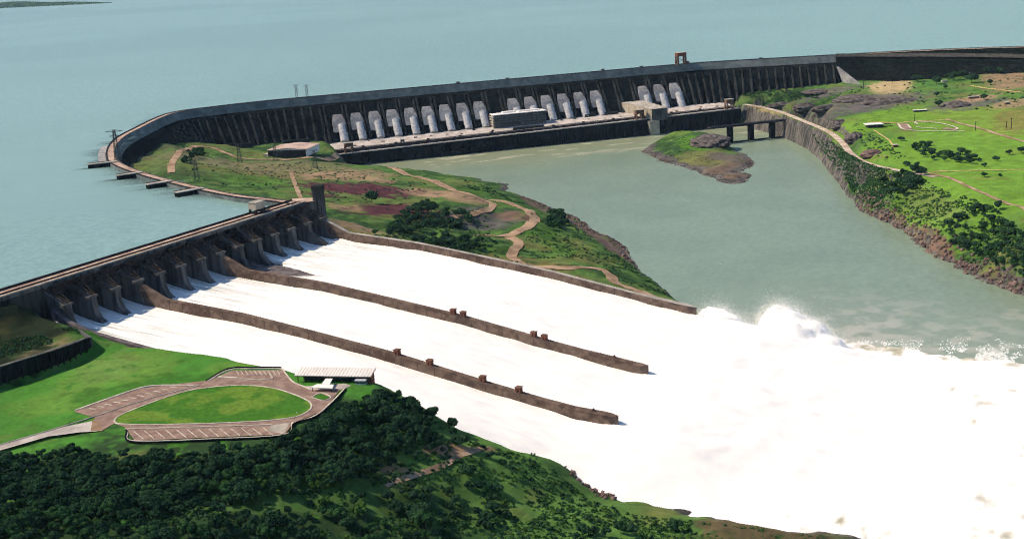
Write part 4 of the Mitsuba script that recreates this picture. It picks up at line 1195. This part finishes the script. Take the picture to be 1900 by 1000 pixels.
line('shaded_low_wall', [(383, 707), (424, 685), (470, 683), (522, 683)], .8, 'tail_concrete', lift=.75, hgt=.3)
area('concrete_apron', [(502, 790), (538, 784), (526, 806), (500, 800)], .34, 'pale_concrete')
area('junction_paving', [(168, 800), (172, 778), (186, 786), (190, 800)], .36, 'dirt_track')
area('forecourt', [(555, 718), (640, 712), (652, 716), (632, 724), (575, 724), (548, 712)], .26, 'deck_paving')

# visitor pavilion on the edge of the bank
pv = thing('visitor_pavilion', 'long open pavilion with a striped white roof above the chute', 'pavilion')
p0, p1, p2 = at(547, 696, 194)[:2], at(689, 698, 194)[:2], at(692, 684, 196)[:2]
u = (p1 - p0)
UL = np.linalg.norm(u)
u /= UL
v = np.array([-u[1], u[0]])
if v @ FWD[:2] < 0:
    v = -v
PG = lambda a, b, zz: np.array([*(p0 + u * a + v * b), zz])
D = 11.0
NP = 24
for i in range(NP):
    a0, a1 = UL * i / NP, UL * (i + .8) / NP
    part(pv, 'roof_panel', hexa([PG(a0, -1, 194), PG(a1, -1, 194), PG(a1, D, 196.2), PG(a0, D, 196.2)], [PG(a0, -1, 194.3), PG(a1, -1, 194.3), PG(a1, D, 196.5), PG(a0, D, 196.5)]), 'roof_white')
part(pv, 'roof_deck', hexa([PG(0, -.9, 193.55), PG(UL, -.9, 193.55), PG(UL, D, 195.75), PG(0, D, 195.75)], [PG(0, -.9, 193.95), PG(UL, -.9, 193.95), PG(UL, D, 196.15), PG(0, D, 196.15)]), 'roof_pink')
part(pv, 'back_wall', hexa([PG(4, 5, 188), PG(UL - 2, 5, 188), PG(UL - 2, 5.4, 188), PG(4, 5.4, 188)], [PG(4, 5, 194.6), PG(UL - 2, 5, 194.6), PG(UL - 2, 5.4, 194.6), PG(4, 5.4, 194.6)]), 'window_glass')
for i in range(11):
    part(pv, 'post', box(PG(2 + (UL - 4) * i / 10, .2, 0)[:2], (.5, .5, 6), u, 188), 'shade_wall')
part(pv, 'end_wall', hexa([PG(UL - 3, 0, 187), PG(UL, 0, 187), PG(UL, 6, 187), PG(UL - 3, 6, 187)], [PG(UL - 3, 0, 193.9), PG(UL, 0, 193.9), PG(UL, 6, 194.9), PG(UL - 3, 6, 194.9)]), 'hut_brick')
cp = thing('canopy', 'white stepped canopy roof in front of the visitor pavilion', 'canopy')
for nm, pts_, zz in [('roof', [(576, 718), (617, 720), (619, 713), (588, 712)], 192.4), ('roof', [(596, 712.5), (611, 713), (617, 702), (604, 702)], 192.8)]:
    poly = [at(x, y, zz)[:2] for x, y in pts_]
    part(cp, nm, prism(poly, zz - .5, zz), 'roof_white')
    for q in poly:
        ctr = np.mean(poly, axis=0)
        part(cp, 'post', box(q + (ctr - q) * .15, (.4, .4, zz - 189), z0=188.8), 'shade_wall')
ki = thing('kiosk', 'small white kiosk with dark windows at the right end of the pavilion', 'kiosk')
q = at(670, 712, LOT)[:2]
part(ki, 'base', box(q, (7.5, 4, 1.3), u, 188.6), 'white_steel')
part(ki, 'window_band', box(q, (7.1, 3.6, 1.4), u, 189.9), 'window_glass')
part(ki, 'roof', box(q, (7.9, 4.4, .9), u, 191.3), 'white_steel')
for px, py, lab, m, sz in [(572, 790, 'small dark shelter with white lid on the lawn below the car park', 'shade_wall', (3.2, 2.2, 1.8)), (628, 763, 'yellow play structure on the lawn right of the car park', 'yellow_paint', (2.6, 1.2, .9))]:
    k = thing('lawn_shelter' if sz[2] > 1 else 'play_structure', lab, 'shelter' if sz[2] > 1 else 'play structure')
    q = foot(px, py)
    part(k, 'body', box(q, sz, rv, q[2] - .2), m)
    part(k, 'roof', box(q - np.array([*rv, 0]) * .5, (sz[0] * .7, sz[1] * .9, .35), rv, q[2] + sz[2] - .2), 'white_steel' if sz[2] > 1 else 'hut_brick')
for px, py in [(608, 765), (620, 754), (551, 767), (538, 813)]:
    q = foot(px, py)
    solo('lawn_bollard', cat([box(q, (1.3, .5, .7), rv, q[2] - .1), box(q, (.5, .9, 1.0), rv, q[2] - .1)]), 'white_steel', 'small white stone bollard on the grass around the car park', 'bollard', group='white bollards round the car park')

# ---------------------------------------------------------------- right bank: small building, car park loop, poles, huts, heaps
q = foot(1622, 236)
vb = thing('lookout_building', 'white roofed single storey building beside the far car park loop', 'building')
e = rv
part(vb, 'wall', box(q, (24, 14, 5), e, q[2] - .5), 'shade_wall')
part(vb, 'roof', box(q - np.array([*e, 0]) * 1, (28, 19, 1.0), e, q[2] + 4.5), 'roof_white')
part(vb, 'awning', box(q[:2] + e * 20 + FWD[:2] * 2, (14, 7, .6), e, q[2] + 3.6), 'shade_wall')
for i in range(4):
    part(vb, 'post', box(q[:2] + e * (15 + i * 3.4) - FWD[:2] * 1.0, (.5, .5, 4), e, q[2] - .4), 'shade_wall')
for pts_, w_ in [([(1666, 231), (1680, 242), (1740, 245), (1790, 245)], 3.2), ([(1683, 232), (1690, 239)], 3), ([(1702, 232), (1700, 227), (1745, 230), (1775, 239), (1770, 243)], 3.2), ([(1700, 237), (1740, 240)], 2.6)]:
    ribbon('kerb', pts_, w_, 'kerb_pale', lift=.9)
ribbon('parking_area', [(1672, 231), (1684, 241)], 17, 'paver_red', lift=.6)
ribbon('parking_area', [(1750, 239), (1776, 242)], 12, 'paver_red', lift=.7)
for px, py, h, lab in [(1602, 166, 20, 'lone dark pole near the grey gravel heap'), (1876, 240, 17, 'thicker dark pole on the meadow near the right edge'), (1810, 243, 14, 'thin pole beside the far dirt road'), (1867, 238, 10, 'short thin pole left of the thicker dark pole'), (1697, 227, 12, 'thin pole by the far car park loop')]:
    q = foot(px, py)
    k = thing('pole', lab, 'pole')
    part(k, 'shaft', tube(q - [0, 0, 1], q + [0, 0, h], .7, .4), 'dark_steel')
    part(k, 'arm', tube(q + [-1.5 * rv[0], -1.5 * rv[1], h * .95], q + [1.5 * rv[0], 1.5 * rv[1], h * .95], .3), 'dark_steel')
for px, py, w_, lab, mm in [(1707, 208, 22, 'row of low dark sheds beyond the meadow', 'shade_wall'), (1661, 273, 7, 'little ruined hut at the end of the garden path', 'hut_brick'), (1806, 183, 18, 'broken pale shed among spoil heaps', 'pink_rock'), (1868, 194, 8, 'small dark hut on pale spoil near the right edge', 'rust_steel'), (1752, 153, 10, 'low pale shed among trees below the rockfill dam', 'pale_concrete'), (1800, 139, 9, 'white roofed shed under the rockfill dam', 'pale_concrete'), (962, 358, 6, 'small pump house on the river bank rocks', 'shade_wall')]:
    q = foot(px, py)
    k = thing('shed', lab, 'shed')
    part(k, 'wall', box(q, (w_, 6, 4), rv, q[2] - .8), mm)
    part(k, 'roof', box(q, (w_ + 1, 7.4, .6), rv, q[2] + 3.2), 'roof_white' if 'white' in lab or 'row' in lab else 'pale_concrete')


def heap(px, py, rx, ry, h, m, label, seed):
    q = foot(px, py)
    s = trimesh.creation.icosphere(subdivisions=4)
    vv = np.array(s.vertices)
    nz = meshkit.fbm(vv * 2.2 + seed, 4, seed)
    vv = vv * ((.65 + .7 * nz) if 'rock' in label else (.82 + .36 * nz))[:, None]
    vv[:, 2] = np.abs(vv[:, 2]) ** 1.15 * np.sign(vv[:, 2])
    e2_ = np.array([-rv[1], rv[0]])
    xyz = np.c_[vv[:, :1] * rv[None] * rx + vv[:, 1:2] * e2_[None] * ry, vv[:, 2] * h] + [q[0], q[1], q[2] - .6]
    solo('rock_heap' if 'rock' in label else 'gravel_heap', (xyz, s.faces), m, label, 'rock' if 'rock' in label else 'heap', smooth=35)


heap(1585, 186, 40, 40, 10, 'grey_rubble', 'grey gravel heap nearest the end of the concrete dam', 1)
heap(1650, 190, 55, 34, 9, 'grey_rubble', 'long low grey gravel heap stretching across the far bank', 2)
heap(1775, 197, 24, 22, 9, 'grey_rubble', 'cone of grey gravel on the right of the far bank', 3)
heap(1520, 170, 35, 30, 5, 'grey_rubble', 'flat grey gravel heap under the last buttresses', 4)
heap(1318, 264, 33, 46, 13, 'grey_rubble', 'big bare rock outcrop on the river island', 5)
heap(1492, 200, 22, 18, 9, 'grey_rubble', 'dark rock outcrop above the road by the bridge', 6)
heap(1530, 203, 24, 14, 8, 'grey_rubble', 'jagged dark rock ridge above the right bank road', 8)
heap(1556, 232, 14, 20, 9, 'grey_rubble', 'dark rock face rising just above the right bank road', 11)
heap(1586, 258, 16, 22, 10, 'grey_rubble', 'grey rock face above the bend of the right bank road', 12)
heap(1618, 287, 18, 14, 7, 'pink_rock', 'crumbling reddish rock face above the lower bend of the bank road', 13)
heap(1450, 196, 30, 12, 7, 'grey_rubble', 'low rock ledge above the bridge head', 9)
# broken rock along the waterline
rocks = []


def boulders(pix, n, spread, r0, r1, z=None):
    c_ = spline([at(x, y, RIVER)[:2] for x, y in pix], 3)
    for _ in range(n):
        b = c_[rng.integers(len(c_))] + rng.normal(0, spread, 2)
        zz = float(ground(*b))
        if zz < RIVER - 2.5 or zz > RIVER + 22:
            continue
        r = rng.uniform(r0, r1)
        s = trimesh.creation.icosphere(subdivisions=1)
        vv = np.array(s.vertices) * rng.uniform(.6, 1.25, (len(s.vertices), 1)) * r * [1.2, 1, .8]
        rocks.append((vv + [b[0], b[1], zz + .1 * r], np.array(s.faces)))


boulders([(975, 366), (1000, 380), (1060, 402), (1110, 434), (1168, 464), (1178, 488)], 700, 9, .8, 2.6)
boulders([(1592, 380), (1640, 412), (1690, 440), (1720, 466), (1790, 502), (1860, 532), (1905, 550)], 700, 9, .8, 3.0)
boulders([(1188, 280), (1225, 300), (1290, 325), (1340, 343), (1384, 340), (1400, 322), (1400, 300)], 380, 7, .7, 2.2)
boulders([(1050, 885), (1090, 914), (1130, 935)], 120, 5, .8, 2.6)
solo('boulders', cat(rocks), 'pink_rock', 'broken reddish boulders lining the river banks and island shore', 'rocks', kind='stuff')

# ---------------------------------------------------------------- vegetation
def leaf_tris(cen, nrm, size, r_):
    m_ = len(cen)
    t = r_.normal(0, 1, (m_, 3))
    t -= nrm * (t * nrm).sum(1, keepdims=True)
    t /= np.linalg.norm(t, axis=1, keepdims=True) + 1e-9
    b = np.cross(nrm, t)
    sz = size * r_.uniform(.6, 1.4, (m_, 1))
    v = np.stack([cen + t * sz, cen - t * sz * .5 + b * sz * .87, cen - t * sz * .5 - b * sz * .87], 1)
    return v.reshape(-1, 3), np.arange(m_ * 3).reshape(-1, 3)


def crown(seed, R, Ht, lobes, leaves, leaf):
    r_ = np.random.default_rng(seed)
    out_ = []
    for i in range(lobes):
        a, rad = r_.uniform(0, 2 * np.pi), R * math.sqrt(r_.uniform(0, .62))
        zc_ = Ht * (.34 + .42 * r_.uniform() * (1 - .45 * (rad / R) ** 2) + .12)
        c0 = np.array([rad * math.cos(a), rad * math.sin(a), zc_])
        lr = R * r_.uniform(.30, .48)
        s = trimesh.creation.icosphere(subdivisions=1)
        out_.append((np.array(s.vertices) * lr * .78 * r_.uniform(.75, 1.15, (len(s.vertices), 1)) + c0, np.array(s.faces)))
        d = r_.normal(0, 1, (leaves, 3))
        d /= np.linalg.norm(d, axis=1, keepdims=True)
        d[:, 2] = np.where(d[:, 2] < -.3, -d[:, 2], d[:, 2])
        nn = d + r_.normal(0, .45, d.shape)
        nn /= np.linalg.norm(nn, axis=1, keepdims=True)
        out_.append(leaf_tris(c0 + d * lr * r_.uniform(.8, 1.12, (leaves, 1)) * [1, 1, .85], nn, leaf, r_))
    return cat(out_)


def trunk(seed, R, Ht):
    r_ = np.random.default_rng(seed)
    p = [tube((0, 0, -1), (.1, .1, Ht * .5), .32, .2)]
    for i in range(4):
        a = i * 1.6 + r_.uniform(0, 1)
        p.append(tube((0, 0, Ht * .3), (R * .5 * math.cos(a), R * .5 * math.sin(a), Ht * .62), .16, .06, 5))
    return cat(p)


KINDS = {}
for j, (m_, R, Ht, lb, lv_, ls) in enumerate([('leaf_dark', 5.2, 9.5, 13, 90, .62), ('leaf_dark', 4.4, 8.0, 10, 95, .6), ('leaf_mid', 4.8, 9.5, 12, 90, .62), ('leaf_dark', 5.8, 8.8, 15, 85, .65), ('leaf_mid', 3.6, 7.5, 9, 80, .5), ('leaf_light', 4.2, 7.0, 10, 85, .55), ('leaf_mid', 3.0, 4.0, 7, 70, .5)]):
    cm, tm = crown(50 + j, R, Ht, lb, lv_, ls), trunk(80 + j, R, Ht)
    KINDS[j] = (cm, tm, m_, R, Ht)
    scene[f'tree_kind_{j}'] = {'type': 'shapegroup', 'crown': ply(cm, m_), 'trunk': ply(tm, 'bark')}


def tree(px, py, kind, scale, label, name='tree', group=None, xyz=None):
    q = foot(px, py) if xyz is None else xyz
    k = thing(name, label, 'tree', group)
    scene[k] = {'type': 'instance', 'to_world': T().translate([float(q[0]), float(q[1]), float(q[2]) - .4]).rotate([0, 0, 1], random.uniform(0, 360)).scale([scale * random.uniform(.9, 1.15), scale, scale * random.uniform(.85, 1.15)]),
                'group': {'type': 'ref', 'id': f'tree_kind_{kind}'}}
    return k


def inside_pixels(pix, n, gap):
    """n points of the terrain spread over an area outlined by sight lines, at least gap apart."""
    poly = [foot(x, y)[:2] for x, y in pix]
    lo_, hi_ = np.min(poly, axis=0), np.max(poly, axis=0)
    got, cells, tries = [], {}, 0
    while len(got) < n and tries < n * 60:
        tries += 1
        b = rng.uniform(lo_, hi_)
        if not inpoly(b[0], b[1], poly):
            continue
        key = (int(b[0] // gap), int(b[1] // gap))
        if any(np.hypot(*(b - o)) < gap for i_ in (-1, 0, 1) for j_ in (-1, 0, 1) for o in cells.get((key[0] + i_, key[1] + j_), ())):
            continue
        cells.setdefault(key, []).append(b)
        z_ = float(ground(*b))
        if z_ > RIVER + .8:
            got.append(np.array([b[0], b[1], z_]))
    return got


forest = []
forest += inside_pixels([(-20, 862), (120, 846), (240, 852), (330, 862), (420, 842), (520, 826), (600, 790), (655, 760), (700, 742), (745, 742), (800, 768), (850, 800), (860, 835), (800, 868), (700, 900), (560, 925), (420, 940), (280, 965), (150, 985), (-20, 1010)], 620, 4.9)
forest += inside_pixels([(-40, 1030), (150, 1000), (330, 975), (520, 940), (700, 915), (760, 905), (870, 900), (940, 910), (960, 950), (900, 985), (820, 1010), (600, 1030), (200, 1060)], 210, 6.4)
forest += inside_pixels([(850, 850), (905, 846), (950, 860), (930, 885), (860, 890)], 24, 6.5)
forest += inside_pixels([(1060, 980), (1150, 962), (1200, 975), (1290, 985), (1290, 1010), (1060, 1010)], 34, 7)
track = spline([foot(x, y) for x, y in [(700, 905), (760, 888), (810, 870), (850, 852), (885, 838)]], 3)[:, :2]
glade = spline([foot(x, y) for x, y in [(330, 988), (520, 945), (640, 915), (740, 897), (820, 886), (900, 864), (965, 848)]], 4)[:, :2]
forest = [q for q in forest if np.hypot(*(track - q[:2]).T).min() > 8 and np.hypot(*(glade - q[:2]).T).min() > 4.2 and q[2] > 116 and (q[2] > 166 or rng.random() < .5)]
forest.sort(key=lambda q: np.linalg.norm(q - EYE))
tail = []
for i, q in enumerate(forest):
    hue = meshkit.noise(np.array([q[0] / 28, q[1] / 28, 0.]), 12)
    kind = random.choices([0, 1, 2, 3, 4, 5], [5, 3, 2, 4, 1, .3] if hue < .5 else [2, 1, 4, 1, 3, 2])[0]
    sc = random.uniform(.42, 1.05) * (1.2 if random.random() < .12 else 1)
    if i < 290:
        tree(0, 0, kind, sc, 'dense dark green tree of the forest covering the near hillside below the car park', 'forest_tree', 'trees of the dense forest on the near hillside', q)
    else:
        cm = KINDS[kind][0]
        a = random.uniform(0, 6.3)
        cs = np.array([[math.cos(a), -math.sin(a), 0], [math.sin(a), math.cos(a), 0], [0, 0, 1]]) * sc
        tail.append((cm[0] @ cs.T + q - [0, 0, .4], cm[1]))
solo('forest', cat(tail), 'leaf_dark', 'mass of dark forest crowns on the near hillside behind the front trees', 'forest', kind='stuff')

for px, py, kd, sc, lab in [(553, 682, 1, .55, 'small dark tree at the left corner of the pavilion roof'), (536, 676, 1, .4, 'small bush tree on the lawn rim left of the pavilion'), (707, 712, 4, .35, 'tiny shrub tree on the bank right of the pavilion'), (690, 378, 0, 1.7, 'broad dark bush tree among the purple soil on the peninsula'), (813, 770, 3, .8, 'rounded dark tree on the bank edge above the foam')]:
    tree(px, py, kd, sc, lab)
G2 = 'dark trees clumped on the far right bank slope beside the road'
for q in inside_pixels([(1632, 335), (1668, 330), (1710, 320), (1712, 332), (1690, 355), (1680, 368), (1655, 362)], 26, 8):
    tree(0, 0, random.choice([0, 3, 1]), random.uniform(.9, 1.25), 'dark tree in the dense clump between river slope and meadow road', group=G2, xyz=q)
G3 = 'dark trees clumped across the bright meadow'
for q in inside_pixels([(1692, 270), (1725, 268), (1730, 285), (1790, 285), (1825, 300), (1800, 306), (1720, 298), (1700, 286)], 30, 10):
    tree(0, 0, random.choice([0, 3, 1, 2]), random.uniform(.7, 1.15), 'dark tree in the straggling clump in the middle of the bright meadow', group=G3, xyz=q)
for px, py, sc, lab in [(1826, 329, .9, 'lone dark tree below the meadow path'), (1855, 328, .5, 'small lone bush right of the tree below the meadow path'), (1826, 311, .8, 'dark tree just above the meadow path'), (1848, 300, .9, 'spreading tree right of the meadow clump'), (1872, 288, .9, 'left tree of the pair near the right edge of the meadow'), (1895, 285, 1.0, 'right tree of the pair near the right edge of the meadow'), (1683, 308, .8, 'left bush tree of two beside the dirt road bend'), (1700, 311, .8, 'right bush tree of two beside the dirt road bend'), (1672, 262, .9, 'loose tree above the little ruined hut'), (1702, 152, 1.9, 'broad dark tree on grass below the rockfill dam'), (1737, 158, 1.8, 'round dark tree standing alone right of the broad one'), (1770, 150, 1.8, 'dark tree left of the white shed below the rockfill dam'), (1785, 143, 1.9, 'dark tree behind the white shed below the rockfill dam'), (1757, 147, 1.6, 'dark low tree at the foot of the rockfill dam'), (1803, 155, 1.9, 'wide dark tree right of the far pale shed'), (1755, 166, 1.1, 'small far tree below the pale shed'), (1838, 158, 1.3, 'small tree on the far right meadow'), (1742, 199, 1.5, 'upright dark tree right of the low sheds'), (1855, 138, 1.5, 'small tree at the far right under the dam'), (1830, 137, 1.5, 'bushy tree at the far right below the berm'), (1795, 300, .8, 'small tree at the lower edge of the meadow clump'), (1826, 185, 1.1, 'small dark tree beside the broken pale shed'), (1738, 180, 1.2, 'dark bush among the rough grass above the gravel cone')]:
    tree(px, py, random.choice([0, 3, 1]), sc, lab)
G4 = 'trees on the steep right river bank'
for q in inside_pixels([(1755, 415), (1850, 385), (1880, 430), (1905, 450), (1905, 525), (1850, 505), (1795, 475), (1760, 450)], 75, 7.5):
    tree(0, 0, random.choice([0, 2, 2, 3, 4]), random.uniform(.6, 1.1), 'bushy green tree on the steep right river bank below the meadow', group=G4, xyz=q)
G5 = 'dark trees in the hollow beside the chute wall'
for pix, n, gp, lab in [([(775, 385), (800, 378), (835, 400), (880, 405), (870, 425), (800, 425), (730, 440), (690, 436), (735, 410)], 75, 6.5, 'dark tree crowding the hollow in the middle of the peninsula'), ([(740, 462), (800, 440), (870, 445), (900, 455), (850, 470), (780, 478)], 48, 7, 'green tree along the ridge between the hollow and the chute wall'), ([(1015, 398), (1040, 395), (1052, 420), (1020, 432)], 26, 6, 'dark tree of the thicket right of the dirt road bend'), ([(335, 295), (350, 278), (385, 277), (384, 290), (345, 312)], 20, 8, 'dark tree of the belt below the curved dam')]:
    for q in inside_pixels(pix, n, gp):
        tree(0, 0, random.choice([0, 3, 1, 2]), random.uniform(.7, 1.15), lab, group=lab.replace('dark tree', 'dark trees').replace('green tree', 'green trees'), xyz=q)

shrubs = {'leaf_dark': [], 'leaf_mid': [], 'leaf_light': []}


def scatter(pix, n, r0, r1, mats=('leaf_dark', 'leaf_mid'), clump=.5, gap=2.0):
    for q in inside_pixels(pix, n, gap):
        if meshkit.noise(np.array([q[0] / 18, q[1] / 18, 0.]), 77) < clump - .12:
            continue
        r = rng.uniform(r0, r1)
        m_ = 26
        d = rng.normal(0, 1, (m_, 3))
        d /= np.linalg.norm(d, axis=1, keepdims=True)
        d[:, 2] = np.abs(d[:, 2])
        nn = d + rng.normal(0, .4, d.shape)
        nn /= np.linalg.norm(nn, axis=1, keepdims=True)
        shrubs[random.choice(mats)].append(leaf_tris(q + d * r * [1, 1, .75] * rng.uniform(.6, 1, (m_, 1)), nn, r * .42, rng))


scatter([(-20, 868), (240, 852), (420, 842), (600, 792), (700, 745), (800, 768), (900, 830), (990, 845), (1060, 900), (1150, 950), (1280, 970), (1280, 1010), (700, 1010), (-20, 1010)], 3200, .7, 2.2, ('leaf_dark', 'leaf_mid', 'leaf_mid', 'leaf_light'), .4)
scatter([(1150, 955), (1300, 970), (1550, 1000), (1500, 1012), (1150, 1010)], 300, .5, 1.4, ('leaf_mid', 'leaf_light'))
scatter([(-20, 640), (140, 610), (160, 620), (60, 648), (-20, 672)], 220, .6, 1.8, ('leaf_dark', 'leaf_mid'), .4)
scatter([(-20, 570), (60, 560), (120, 598), (-20, 622)], 260, .6, 1.6, ('leaf_dark',), .2)
scatter([(690, 440), (780, 385), (900, 400), (930, 470), (1000, 500), (900, 490), (760, 465)], 700, .8, 2.4, ('leaf_dark', 'leaf_mid', 'leaf_light'), .5)
scatter([(985, 395), (1060, 410), (1120, 460), (1230, 535), (1280, 575), (1200, 545), (1100, 495), (990, 480), (960, 460), (995, 420)], 1200, .7, 2.0, ('leaf_dark', 'leaf_mid', 'leaf_light'), .5)
scatter([(860, 335), (905, 347), (990, 388), (940, 372), (870, 350)], 160, .9, 2.4, ('leaf_dark', 'leaf_mid'), .45)
scatter([(330, 300), (560, 300), (720, 330), (800, 345), (720, 395), (600, 370), (480, 350), (350, 330)], 700, .7, 2.2, ('leaf_dark', 'leaf_mid'), .55, 3)
scatter([(1545, 268), (1590, 300), (1700, 330), (1800, 365), (1905, 440), (1905, 530), (1800, 490), (1700, 420), (1610, 380), (1575, 320)], 1500, .9, 2.6, ('leaf_dark', 'leaf_mid', 'leaf_mid', 'leaf_light'), .42)
scatter([(1552, 290), (1600, 301), (1640, 316), (1640, 392), (1600, 378), (1572, 335)], 700, 1.2, 3.0, ('leaf_dark', 'leaf_mid', 'leaf_mid'), .2, 1.5)
scatter([(1508, 246), (1545, 262), (1572, 292), (1590, 310), (1582, 350), (1560, 318), (1530, 285)], 420, 1.0, 2.6, ('leaf_dark', 'leaf_mid', 'leaf_mid'), .3, 1.5)
scatter([(1365, 182), (1400, 168), (1500, 172), (1520, 186), (1440, 192)], 420, 1.4, 3.0, ('leaf_dark', 'leaf_mid'), .3)
scatter([(1590, 240), (1640, 262), (1690, 300), (1640, 300), (1600, 270)], 160, .8, 2.2, ('leaf_dark', 'leaf_mid'), .45)
scatter([(1530, 170), (1720, 146), (1905, 140), (1905, 205), (1700, 205), (1560, 200)], 300, 1.2, 3.0, ('leaf_dark', 'leaf_mid'), .6, 4)
scatter([(1190, 275), (1235, 250), (1265, 240), (1300, 280), (1340, 310), (1260, 305)], 160, .7, 1.9, ('leaf_mid', 'leaf_light'), .45)
scatter([(240, 640), (330, 647), (440, 663), (548, 690), (540, 694), (330, 652)], 50, .4, .9, ('leaf_dark',), .4)
for m_, name, lab in [('leaf_dark', 'dark_shrubs', 'dark green scrub scattered over the banks and slopes'), ('leaf_mid', 'green_shrubs', 'mid green scrub scattered over the banks and slopes'), ('leaf_light', 'pale_shrubs', 'light green scrub scattered over the sunny slopes')]:
    solo(name, cat(shrubs[m_]), m_, lab, 'shrubs', kind='stuff')
